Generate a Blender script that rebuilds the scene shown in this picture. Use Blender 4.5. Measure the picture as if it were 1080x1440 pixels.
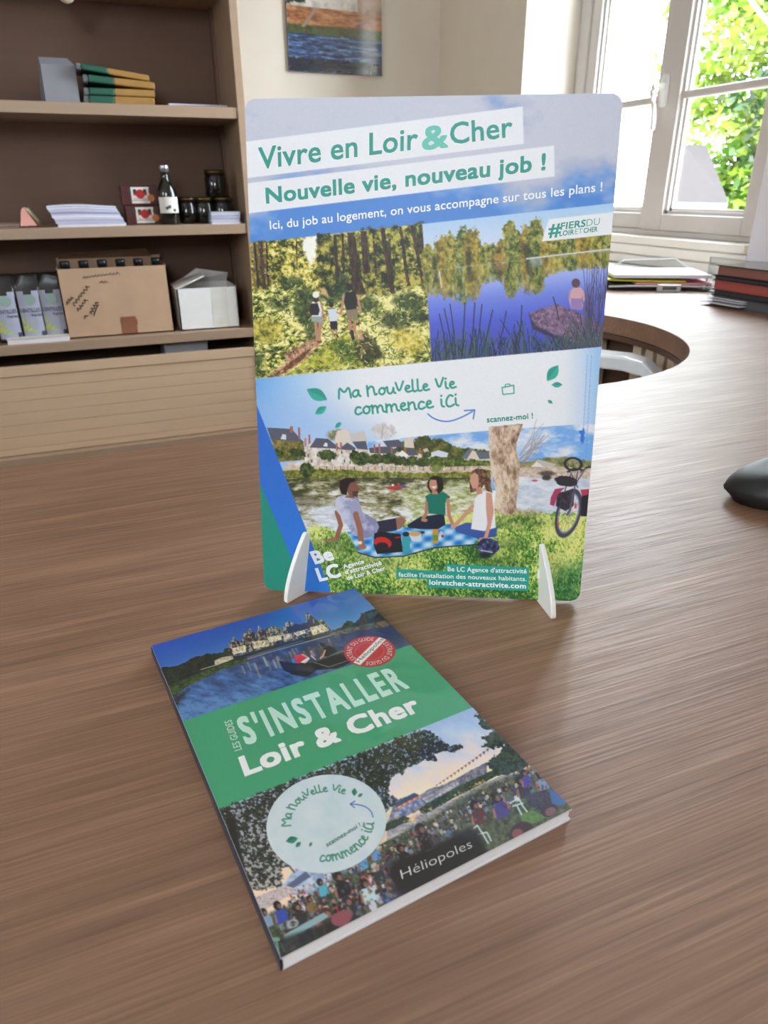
import bpy, bmesh, math, random
import numpy as np
from mathutils import Vector, Matrix

for _o in list(bpy.data.objects): bpy.data.objects.remove(_o, do_unlink=True)
SC = bpy.context.scene
COL = SC.collection
D = 0.74                                  # desk top height above the floor

# ------------------------------------------------------------------ camera (hand-held, 25 cm above the desk, looking down 25 degrees)
F_PX, PITCH, ROLL, YAW, EYE = 982.42, math.radians(24.879), math.radians(-0.361), math.radians(21.717), 0.24875
def _axes():
    cp, sp, cr, sr = math.cos(PITCH), math.sin(PITCH), math.cos(ROLL), math.sin(ROLL)
    fwd = Vector((0, cp, -sp)); rt = Vector((1, 0, 0)); up = Vector((0, sp, cp))
    r2 = rt*cr+up*sr; u2 = rt*-sr+up*cr
    Rz = Matrix.Rotation(-YAW, 3, 'Z')
    return Rz @ r2, Rz @ u2, Rz @ fwd
CR, CU, CF = _axes()
EYE_P = Vector((0, 0, D+EYE))
cam = bpy.data.cameras.new('camera'); cam_o = bpy.data.objects.new('camera', cam); COL.objects.link(cam_o)
cam_o.matrix_world = Matrix(((CR.x, CU.x, -CF.x, 0), (CR.y, CU.y, -CF.y, 0), (CR.z, CU.z, -CF.z, EYE_P.z), (0, 0, 0, 1)))
cam.sensor_fit = 'HORIZONTAL'; cam.sensor_width = 36; cam.lens = F_PX/1080*36; cam.clip_start = .01
cam.dof.use_dof = True; cam.dof.focus_distance = .47; cam.dof.aperture_fstop = 24
SC.camera = cam_o
def at(px, py, X=None, Y=None, Z=None):
    """the point of the place seen at a pixel of the photograph, on the plane X=, Y= or Z= (Z above the desk top)"""
    d = CR*((px-540)/F_PX) - CU*((py-720)/F_PX) + CF
    t = X/d.x if X is not None else Y/d.y if Y is not None else (Z-EYE)/d.z
    return EYE_P + d*t

# ------------------------------------------------------------------ daylight and exposure
SKY = 21.0
W = bpy.data.worlds.new('daylight'); SC.world = W; W.use_nodes = True
W.node_tree.nodes['Background'].inputs[0].default_value = (.92, .935, 1.0, 1); W.node_tree.nodes['Background'].inputs[1].default_value = SKY
VS = SC.view_settings; VS.view_transform = 'Standard'; VS.look = 'None'; VS.gamma = 1; VS.use_curve_mapping = False; VS.exposure = 0.72
SC.cycles.use_denoising = True; SC.cycles.max_bounces = 10; SC.cycles.diffuse_bounces = 6; SC.cycles.transparent_max_bounces = 12
SC.cycles.caustics_reflective = False; SC.cycles.caustics_refractive = False; SC.cycles.sample_clamp_indirect = 6
def portal(name, loc, rot, sx, sy):
    l = bpy.data.lights.new(name, 'AREA'); l.shape = 'RECTANGLE'; l.size = sx; l.size_y = sy; l.cycles.is_portal = True
    o = bpy.data.objects.new(name, l); o.location = loc; o.rotation_euler = rot; COL.objects.link(o); return o
portal('window_daylight', (1.93, 2.08, D+.92), (0, math.pi/2, 0), 1.75, 1.1)
portal('front_fill_portal', (-.90, -1.7, 2.05), (math.pi/2, 0, 0), 1.0, .9)  # added opening out of view, brightens the poster and booklet
portal('left_fill_portal', (-2.42, .35, 1.85), (0, -math.pi/2, 0), 1.0, .75)  # added opening out of view, brightens the desk from the left

# ------------------------------------------------------------------ materials
def srgb(c):
    return tuple((x/255/12.92 if x/255 <= .04045 else ((x/255+.055)/1.055)**2.4) for x in c) + (1,)
MATS = {}
def mat(name, col, rough=.5, metal=0, var=.06, scale=30, bump=0, spec=.5, coat=0, stretch=(1, 1, 1), trans=0):
    if name in MATS: return MATS[name]
    m = bpy.data.materials.new(name); m.use_nodes = True; nt = m.node_tree; b = nt.nodes['Principled BSDF']
    b.inputs['Roughness'].default_value = rough; b.inputs['Metallic'].default_value = metal; b.inputs['Specular IOR Level'].default_value = spec
    if coat: b.inputs['Coat Weight'].default_value = coat; b.inputs['Coat Roughness'].default_value = .08
    if trans: b.inputs['Transmission Weight'].default_value = trans
    tc = nt.nodes.new('ShaderNodeTexCoord'); mp = nt.nodes.new('ShaderNodeMapping'); mp.inputs['Scale'].default_value = stretch
    nz = nt.nodes.new('ShaderNodeTexNoise'); nz.inputs['Scale'].default_value = scale; nz.inputs['Detail'].default_value = 4
    nt.links.new(tc.outputs['Object'], mp.inputs[0]); nt.links.new(mp.outputs[0], nz.inputs['Vector'])
    r = nt.nodes.new('ShaderNodeValToRGB'); c = srgb(col)
    r.color_ramp.elements[0].position = .25; r.color_ramp.elements[1].position = .75
    r.color_ramp.elements[0].color = tuple(x*(1-var) for x in c[:3])+(1,); r.color_ramp.elements[1].color = tuple(min(1, x*(1+var)) for x in c[:3])+(1,)
    nt.links.new(nz.outputs['Fac'], r.inputs[0]); nt.links.new(r.outputs[0], b.inputs['Base Color'])
    if bump:
        bp = nt.nodes.new('ShaderNodeBump'); bp.inputs['Strength'].default_value = bump; bp.inputs['Distance'].default_value = .002
        nt.links.new(nz.outputs['Fac'], bp.inputs['Height']); nt.links.new(bp.outputs[0], b.inputs['Normal'])
    MATS[name] = m; return m
def wood(name, dark, mid, light, rough=.4, freq=1.0, bump=.25, spec=.5, sy=1):
    m = bpy.data.materials.new(name); m.use_nodes = True; nt = m.node_tree; N = nt.nodes.new; L = nt.links.new; b = nt.nodes['Principled BSDF']
    b.inputs['Specular IOR Level'].default_value = spec
    tc = N('ShaderNodeTexCoord')
    def noise(scale, stretch, det, dist=0):
        mp = N('ShaderNodeMapping'); mp.inputs['Scale'].default_value = stretch; L(tc.outputs['Object'], mp.inputs[0])
        n = N('ShaderNodeTexNoise'); n.inputs['Scale'].default_value = scale; n.inputs['Detail'].default_value = det; n.inputs['Distortion'].default_value = dist
        L(mp.outputs[0], n.inputs['Vector']); return n.outputs['Fac']
    broad = noise(4.2*freq, (.30, 3.0*sy, 2), 4, .8); mid_ = noise(16*freq, (.22, 4.5*sy, 3), 5, .5); fine = noise(70*freq, (.13, 3.4*sy, 3), 3); fib = noise(190*freq, (.075, 3.6*sy, 3), 2)
    def mix(a, b2, f):
        x = N('ShaderNodeMix'); x.data_type = 'FLOAT'; x.inputs[0].default_value = f; L(a, x.inputs[2]); L(b2, x.inputs[3]); return x.outputs[0]
    t = mix(mix(mix(broad, mid_, .55), fine, .42), fib, .36)
    r = N('ShaderNodeValToRGB'); e = r.color_ramp.elements; e[0].position = .34; e[0].color = srgb(dark); e[1].position = .66; e[1].color = srgb(light)
    k = e.new(.49); k.color = srgb(mid); L(t, r.inputs[0]); L(r.outputs[0], b.inputs['Base Color'])
    mr = N('ShaderNodeMapRange'); mr.inputs[1].default_value = .35; mr.inputs[2].default_value = .65; mr.inputs[3].default_value = rough+.06; mr.inputs[4].default_value = rough-.05
    L(fib, mr.inputs[0]); L(mr.outputs[0], b.inputs['Roughness'])
    bp = N('ShaderNodeBump'); bp.inputs['Strength'].default_value = bump; bp.inputs['Distance'].default_value = .0006; L(mix(fine, fib, .6), bp.inputs['Height']); L(bp.outputs[0], b.inputs['Normal'])
    return m
def glass_mat(name, tint=(.93, .97, .97), refl=.07):
    m = bpy.data.materials.new(name); m.use_nodes = True; nt = m.node_tree; nt.nodes.clear(); N = nt.nodes.new
    o = N('ShaderNodeOutputMaterial'); mx = N('ShaderNodeMixShader'); t = N('ShaderNodeBsdfTransparent'); g = N('ShaderNodeBsdfGlossy'); f = N('ShaderNodeLayerWeight'); pw = N('ShaderNodeMath'); pw.operation = 'POWER'; pw.inputs[1].default_value = 4; ma = N('ShaderNodeMath'); ma.operation = 'MULTIPLY_ADD'; ma.inputs[1].default_value = .7; ma.inputs[2].default_value = .03
    t.inputs[0].default_value = tint+(1,); g.inputs['Roughness'].default_value = .03; f.inputs['Blend'].default_value = .5
    nt.links.new(f.outputs['Facing'], pw.inputs[0]); nt.links.new(pw.outputs[0], ma.inputs[0])
    nt.links.new(ma.outputs[0], mx.inputs[0]); nt.links.new(t.outputs[0], mx.inputs[1]); nt.links.new(g.outputs[0], mx.inputs[2]); nt.links.new(mx.outputs[0], o.inputs[0])
    return m
def print_mat(name, rough, coat=0, spec=.5):
    m = bpy.data.materials.new(name); m.use_nodes = True; nt = m.node_tree; b = nt.nodes['Principled BSDF']
    a = nt.nodes.new('ShaderNodeAttribute'); a.attribute_name = 'ink'; nt.links.new(a.outputs['Color'], b.inputs['Base Color'])
    b.inputs['Roughness'].default_value = rough; b.inputs['Specular IOR Level'].default_value = spec
    if coat: b.inputs['Coat Weight'].default_value = coat; b.inputs['Coat Roughness'].default_value = .04
    return m

# ------------------------------------------------------------------ mesh helpers
class MB:
    def __init__(s): s.v = []; s.f = []; s.m = []
    def add(s, vs, fs, mi=0, M=None):
        o = len(s.v)
        s.v += [tuple(M @ Vector(p)) if M else tuple(p) for p in vs]
        s.f += [tuple(i+o for i in f) for f in fs]; s.m += [mi]*len(fs); return s
    def box(s, a, b, mi=0, M=None):
        x0, x1 = sorted((a[0], b[0])); y0, y1 = sorted((a[1], b[1])); z0, z1 = sorted((a[2], b[2]))
        return s.add([(x0, y0, z0), (x1, y0, z0), (x1, y1, z0), (x0, y1, z0), (x0, y0, z1), (x1, y0, z1), (x1, y1, z1), (x0, y1, z1)],
                     [(3, 2, 1, 0), (4, 5, 6, 7), (0, 1, 5, 4), (1, 2, 6, 5), (2, 3, 7, 6), (3, 0, 4, 7)], mi, M)
    def hexa(s, lo, hi, mi=0):
        """eight corners: four below (ccw), four above"""
        return s.add(list(lo)+list(hi), [(3, 2, 1, 0), (4, 5, 6, 7), (0, 1, 5, 4), (1, 2, 6, 5), (2, 3, 7, 6), (3, 0, 4, 7)], mi)
    def prism(s, poly, z0, z1, mi=0, M=None):
        n = len(poly); vs = [(x, y, z0) for x, y in poly]+[(x, y, z1) for x, y in poly]
        fs = [tuple(range(n-1, -1, -1)), tuple(range(n, 2*n))]+[(i, (i+1) % n, n+(i+1) % n, n+i) for i in range(n)]
        return s.add(vs, fs, mi, M)
    def lathe(s, prof, n=28, mi=0, M=None):
        vs = []; fs = []
        for r, z in prof: vs += [(r*math.cos(2*math.pi*k/n), r*math.sin(2*math.pi*k/n), z) for k in range(n)]
        for i in range(len(prof)-1):
            for k in range(n): fs.append((i*n+k, i*n+(k+1) % n, (i+1)*n+(k+1) % n, (i+1)*n+k))
        fs.append(tuple(range(n-1, -1, -1))); fs.append(tuple((len(prof)-1)*n+k for k in range(n)))
        return s.add(vs, fs, mi, M)
    def tube(s, pts, r, n=10, mi=0):
        pts = [Vector(p) for p in pts]; vs = []; fs = []; up = Vector((0, 0, 1))
        for i, p in enumerate(pts):
            t = (pts[min(i+1, len(pts)-1)]-pts[max(i-1, 0)]).normalized(); a = t.cross(up if abs(t.z) < .95 else Vector((1, 0, 0))).normalized(); b = t.cross(a)
            rr = r[i] if isinstance(r, (list, tuple)) else r
            vs += [p+a*rr*math.cos(2*math.pi*k/n)+b*rr*math.sin(2*math.pi*k/n) for k in range(n)]
        for i in range(len(pts)-1):
            for k in range(n): fs.append((i*n+k, i*n+(k+1) % n, (i+1)*n+(k+1) % n, (i+1)*n+k))
        fs.append(tuple(range(n-1, -1, -1))); fs.append(tuple((len(pts)-1)*n+k for k in range(n)))
        return s.add(vs, fs, mi)
    def build(s, name, mats, parent=None, smooth=False, bevel=0, seg=2, fix=True):
        me = bpy.data.meshes.new(name); me.from_pydata(s.v, [], s.f)
        for m in (mats if isinstance(mats, (list, tuple)) else [mats]): me.materials.append(m)
        me.polygons.foreach_set('material_index', s.m)
        if fix:
            bm = bmesh.new(); bm.from_mesh(me); bmesh.ops.recalc_face_normals(bm, faces=bm.faces); bm.to_mesh(me); bm.free()
        o = bpy.data.objects.new(name, me); COL.objects.link(o)
        if parent: o.parent = parent
        if smooth:
            me.polygons.foreach_set('use_smooth', [True]*len(me.polygons))
        if bevel:
            b = o.modifiers.new('bevel', 'BEVEL'); b.width = bevel; b.segments = seg; b.limit_method = 'ANGLE'; b.angle_limit = math.radians(35)
            if smooth: 
                w = o.modifiers.new('wn', 'WEIGHTED_NORMAL'); w.keep_sharp = True
        me.update(); return o
def thing(name, label, cat, loc=(0, 0, 0), rz=0, group=None):
    o = bpy.data.objects.new(name, None); COL.objects.link(o); o.location = loc; o.rotation_euler = (0, 0, rz); o.empty_display_size = .05
    o['label'] = label; o['category'] = cat
    if group: o['group'] = group
    return o
def tag(o, label, cat, group=None):
    o['label'] = label; o['category'] = cat
    if group: o['group'] = group
    return o
def struct(o): o['kind'] = 'structure'; return o
def dup(root, loc, rz, label, group=None):
    r = root.copy(); COL.objects.link(r); r.location = loc; r.rotation_euler = (0, 0, rz); r['label'] = label
    if group: r['group'] = group
    for ch in list(root.children):
        c = ch.copy(); COL.objects.link(c); c.parent = r
        for g in list(ch.children):
            q = g.copy(); COL.objects.link(q); q.parent = c
    return r
def bez(p, n=12):
    p = [Vector(q) for q in p]; out = []
    for i in range(n+1):
        t = i/n; q = p[:]
        while len(q) > 1: q = [a.lerp(b, t) for a, b in zip(q[:-1], q[1:])]
        out.append(q[0])
    return out
def rrect(x0, y0, x1, y1, r, n=6):
    o = []
    for cx, cy, a in ((x1-r, y0+r, -90), (x1-r, y1-r, 0), (x0+r, y1-r, 90), (x0+r, y0+r, 180)):
        o += [(cx+r*math.cos(math.radians(a+90*k/n)), cy+r*math.sin(math.radians(a+90*k/n))) for k in range(n+1)]
    return o

# lettering -> flat outlines
_GL = {}
def glyphs(body, bold=0.0, space=1.0):
    key = (body, bold, space)
    if key not in _GL:
        c = bpy.data.curves.new('lettering', 'FONT'); c.body = body; c.size = 1; c.offset = bold; c.space_character = space; c.fill_mode = 'FRONT'; c.resolution_u = 3
        o = bpy.data.objects.new('lettering', c); me = bpy.data.meshes.new_from_object(o)
        v = np.array([x.co[:2] for x in me.vertices]); f = [tuple(p.vertices) for p in me.polygons if p.area > 1e-6]
        bpy.data.objects.remove(o); bpy.data.curves.remove(c); bpy.data.meshes.remove(me)
        _GL[key] = (v, f)
    return _GL[key]
CAP = None
class Print:
    """ink on a flat sheet: a fine grid of colour samples plus lettering just above it, one mesh; local x right, y up, z out of the sheet (metres)"""
    def __init__(s, cv, w, h, keep=None):
        H, Wd = cv.H, cv.W
        xs = np.linspace(0, w, Wd); ys = np.linspace(h, 0, H); X, Y = np.meshgrid(xs, ys)
        s.V = [np.c_[X.ravel(), Y.ravel(), np.zeros(H*Wd)]]; s.C = [np.c_[cv.a.reshape(-1, 3), np.full(H*Wd, 255)]]
        i = np.arange((H-1)*Wd).reshape(H-1, Wd)[:, :-1]; Q = np.stack([i, i+Wd, i+Wd+1, i+1], -1)
        if keep is not None:
            cx = (X[:-1, :-1]+X[1:, 1:])/2; cy = (Y[:-1, :-1]+Y[1:, 1:])/2; Q = Q[keep(cx, cy)]
        s.L = [Q.reshape(-1)]; s.T = [np.full(len(Q.reshape(-1))//4, 4)]; s.n = H*Wd
    def ink(s, v2, faces, col, z=.00008):
        s.V.append(np.c_[v2, np.full(len(v2), z)]); s.C.append(np.tile(np.array(list(col)+[255.]), (len(v2), 1)))
        s.L.append(np.array([i+s.n for f in faces for i in f])); s.T.append(np.array([len(f) for f in faces])); s.n += len(v2)
    def heavy(s, q0, ex, ey, v, f, col, bold, z):
        for k in range(8 if bold > 0 else 1):
            o = [(1, 1), (-1, 1), (-1, -1), (1, -1), (1, 0), (0, 1), (-1, 0), (0, -1)][k] if bold > 0 else (0, 0); o = (o[0]*bold, o[1]*bold)
            s.ink(q0+np.outer(v[:, 0]+o[0], ex)+np.outer(v[:, 1]+o[1], ey), f, col, z+k*1.0e-5)
    def text(s, body, H, p0, p1, ptop, col, bold=0.0, cap=None, space=1.0, z=.00008):
        """ink box from baseline point p0 to p1; ptop = top of the capitals above p0 (art coordinates, H maps them to the sheet)"""
        v, f = glyphs(body, min(bold, 0), space+1.6*max(bold, 0)); bold = max(bold, 0); q = hmap(H, [p0, p1, ptop]); ch = cap_height()+2*bold
        x0, x1 = v[:, 0].min()-bold, v[:, 0].max()+bold; ex = (q[1]-q[0])/(x1-x0); ey = (q[2]-q[0])/ch
        s.heavy(q[0], ex, ey, v-[x0, -bold], f, col, bold, z)
    def arc(s, body, c, a0, a1, r0, r1, col, bold=0.0, squeeze=1.0):
        """letters around centre c from angle a0 to a1, baseline radius r0, cap radius r1 (metres)"""
        adv = [(glyphs(ch)[0][:, 0].max()+.09) if ch != ' ' else .28 for ch in body]; tot = sum(adv); x = 0
        k = (r1-r0)/(cap_height()+bold)
        for ch, a in zip(body, adv):
            if ch != ' ':
                v, f = glyphs(ch); an = a0+(a1-a0)*(x+a/2)/tot; rm = abs(r0+r1)/2
                sx = abs(a1-a0)*rm/tot; sg = 1 if a1 < a0 else -1
                er = np.array([math.cos(an), math.sin(an)])*(1 if r1 > r0 else 1); et = np.array([math.sin(an), -math.cos(an)])*sg
                s.ink(c+er*r0+np.outer((v[:, 0]-a/2+.03)*sx*squeeze, et)+np.outer(v[:, 1]*k, er), f, col)
            x += a
    def build(s, name, m, parent):
        V = np.vstack(s.V); C = np.vstack(s.C); L = np.concatenate(s.L).astype(np.int32); T = np.concatenate(s.T).astype(np.int32)
        me = bpy.data.meshes.new(name); me.vertices.add(len(V)); me.vertices.foreach_set('co', V.astype(np.float32).ravel())
        me.loops.add(len(L)); me.loops.foreach_set('vertex_index', L); me.polygons.add(len(T))
        me.polygons.foreach_set('loop_start', np.r_[0, np.cumsum(T)[:-1]].astype(np.int32)); me.polygons.foreach_set('use_smooth', np.zeros(len(T), bool)); me.update(calc_edges=True)
        a = me.color_attributes.new('ink', 'BYTE_COLOR', 'POINT'); a.data.foreach_set('color_srgb', (np.clip(C, 0, 255)/255).astype(np.float32).ravel())
        me.materials.append(m); o = bpy.data.objects.new(name, me); COL.objects.link(o); o.parent = parent; return o
def cap_height():
    global CAP
    if CAP is None: CAP = float(glyphs('H')[0][:, 1].max())
    return CAP
# ------------------------------------------------------------------ the room
XA, XW, YB, YS = 1.60, 1.807, 3.317, 2.75         # window wall, window plane, back wall, bookcase front
XL, YF, ZC = -2.3, -1.6, 2.75
m_wall = mat('wall_paint', (222, 215, 203), .85, var=.03, scale=6)
m_ceil = mat('ceiling_paint', (236, 234, 228), .9, var=.02)
m_white = mat('white_lacquer', (236, 232, 226), .42, var=.02, scale=8)
m_floor = wood('floor_boards', (92, 70, 52), (122, 94, 70), (146, 116, 90), .5, .6)
struct(MB().box((XL-.2, YF-.2, -.1), (2.05, YB+.2, 0)).build('floor', m_floor))
struct(MB().box((XL-.2, YF-.2, ZC), (2.05, YB+.2, ZC+.1)).build('ceiling', m_ceil))
struct(MB().box((XL-.2, YB, 0), (2.05, YB+.2, ZC)).build('wall_back', m_wall))
ly0, ly1, lz0, lz1 = .05, .65, 1.4, 2.3
struct(MB().box((XL-.2, YF-.2, 0), (XL, ly0, ZC)).box((XL-.2, ly1, 0), (XL, YB, ZC)).box((XL-.2, ly0, 0), (XL, ly1, lz0)).box((XL-.2, ly0, lz1), (XL, ly1, ZC)).build('wall_left', m_wall))
# window wall: a deep embrasure around the casement
YC = at(1060, 320, X=XA).y                          # near corner of the embrasure
WT, WB, YL, YR = D+1.75, D+.096, 2.575, 1.600       # casement head, foot, far and near sides
b = MB()
b.prism([(XA, 2.609), (XA, YB), (2.0, YB), (2.0, YL), (XW, YL+.004)], 0, ZC)
b.prism([(XA+.012, YF), (2.0, YF), (2.0, YR), (XW, YR-.004), (XA+.012, YC+.006)][::-1], 0, ZC)
struct(MB().box((XA, YF, 0), (XA+.0115, YC+.004, ZC)).build('wall_right_lit', mat('lit_wall_white', (240, 237, 243), .5, var=.01)))  # near face of the same wall; brighter light on it put into the colour
b.prism([(XA, YC), (XA, 2.609), (XW, YL+.004), (2.0, YL+.004), (2.0, YR-.004), (XW, YR-.004)], WT, ZC)
b.box((XW-.02, YR-.004, 0), (2.0, YL+.004, D+.02))
struct(b.build('wall_right', m_wall))
# panelled apron and ledge under the casement
b = MB()
b.box((XW-.03, YR, D+.02), (XW+.06, YL, WB))
for z0, z1, x in ((.070, .094, .052), (.036, .066, .040), (.004, .032, .046)): b.box((XW-x, YR, D+z0), (XW-.03, YL, D+z1))
struct(b.build('trim_1', m_white, bevel=.003))
b = MB().prism([(XA-.03, YC+.02), (XA-.03, 2.66), (XA, 2.606), (XW-.05, YL), (XW-.05, YR+.01), (XA+.01, YC+.01)], D-.035, D+.002)
struct(b.build('trim_2', m_white))
# wall behind the camera; its unseen window is added as fill light
wx0, wx1, wz0, wz1 = -1.3, -.5, 1.50, 2.36
b = MB()
b.box((XL-.2, YF-.2, 0), (wx0, YF, ZC)).box((wx1, YF-.2, 0), (2.05, YF, ZC)).box((wx0, YF-.2, 0), (wx1, YF, wz0)).box((wx0, YF-.2, wz1), (wx1, YF, ZC))
struct(b.build('wall_front', m_wall))
for nm, a, c in (('baseboard_back', (XL, YB-.015, 0), (XA, YB, .1)), ('baseboard_left', (XL, YF, 0), (XL+.015, YB, .1)), ('baseboard_front', (XL, YF, 0), (XA, YF+.015, .1))):
    struct(MB().box(a, c).build(nm, m_white))
m_pane = glass_mat('window_glass')
def fill_window_front():
    b = MB(); t = .06
    y0, y1 = YF-.12, YF-.06
    b.box((wx0, y0, wz0), (wx0+t, y1, wz1)).box((wx1-t, y0, wz0), (wx1, y1, wz1)).box((wx0, y0, wz0), (wx1, y1, wz0+t)).box((wx0, y0, wz1-t), (wx1, y1, wz1))
    for x in (wx0+.40,): b.box((x-.04, y0, wz0), (x+.04, y1, wz1))
    o = struct(b.build('window_fill_front', m_white))
    MB().box((wx0+.02, YF-.092, wz0+.02), (wx1-.02, YF-.088, wz1-.02)).build('pane', m_pane, o)
fill_window_front()
def fill_window_left():  # unseen left-wall window, added to fill the desk and poster with light
    b = MB(); t = .06; x0, x1 = XL-.12, XL-.06
    b.box((x0, ly0, lz0), (x1, ly0+t, lz1)).box((x0, ly1-t, lz0), (x1, ly1, lz1)).box((x0, ly0, lz0), (x1, ly1, lz0+t)).box((x0, ly0, lz1-t), (x1, ly1, lz1)).box((x0, (ly0+ly1)/2-.04, lz0), (x1, (ly0+ly1)/2+.04, lz1))
    o = struct(b.build('window_fill_left', m_white))
    MB().box((XL-.092, ly0+.02, lz0+.02), (XL-.088, ly1-.02, lz1-.02)).build('pane', m_pane, o)
fill_window_left()

# ------------------------------------------------------------------ the casement window
def casement():
    fr = MB(); x0, x1 = XW, XW+.07
    fr.box((x0, 2.515, WB), (x1, YL, WT)).box((x0, YR, WB), (x1, 1.625, WT)).box((x0, YR, WB), (x1, YL, WB+.018)).box((x0, YR, WT-.05), (x1, YL, WT))
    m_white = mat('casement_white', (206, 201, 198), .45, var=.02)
    w = struct(fr.build('window_1', m_white, bevel=.004))
    gb = D+.165; gt = WT-.12
    def sash(ya, yb, ga, gb_, x):                      # ya > yb : outer edges, ga > gb_ : glass edges
        b = MB(); X0, X1 = x, x+.055
        b.box((X0, ga, WB+.018), (X1, ya, WT-.05)).box((X0, yb, WB+.018), (X1, gb_, WT-.05)).box((X0, gb_, WB+.018), (X1, ga, gb)).box((X0, gb_, gt), (X1, ga, WT-.05))
        s = b.build('sash', m_white, w, bevel=.004)
        bd = MB()                                       # glazing beads, stepped back from the face
        for (t, xx) in ((.010, .012), (.018, .024)):
            bd.box((X0+xx, ga-t, gb), (X0+xx+.012, ga, gt)).box((X0+xx, gb_, gb), (X0+xx+.012, gb_+t, gt)).box((X0+xx, gb_, gb), (X0+xx+.012, ga, gb+t)).box((X0+xx, gb_, gt-t), (X0+xx+.012, ga, gt))
        bd.build('glazing_bead', m_white, s)
        mu = MB()
        for z in (.508, .86, 1.21): mu.box((X0+.010, gb_, D+z-.011), (X0+.046, ga, D+z+.011))
        mu.build('glazing_bar', m_white, s, bevel=.004)
        p = MB().box((X0+.030, gb_-.005, gb-.005), (X0+.034, ga+.005, gt+.005)).build('pane', m_pane, s)
        return s
    sash(2.515, 2.094, 2.463, 2.124, XW+.008)
    s = sash(2.092, 1.625, 2.004, 1.668, XW-.006)
    # lever handle on the meeting stile
    h = MB(); hx = XW-.006
    c = at(936, 128, X=hx); 
    h.prism(rrect(c.y-.016, c.z-.046, c.y+.016, c.z+.046, .014), 0, .010, M=Matrix(((0, 0, -1, hx), (1, 0, 0, 0), (0, 1, 0, 0), (0, 0, 0, 1))))
    p0 = Vector((hx-.008, c.y, c.z+.012)); k = hx-.045; e = at(917, 183, X=k)
    h.tube(bez([p0, (k+.006, c.y+.001, c.z+.016), (k-.004, c.y+.012, c.z+.016), (k, c.y+.026, c.z+.006), (k, e.y-.004, c.z-.03), (k, e.y, e.z)], 18), [.010]*3+[.009]*8+[.0085]*8, 12)
    h.build('handle', mat('white_handle', (240, 240, 238), .3), w, smooth=True)
casement()

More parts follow.
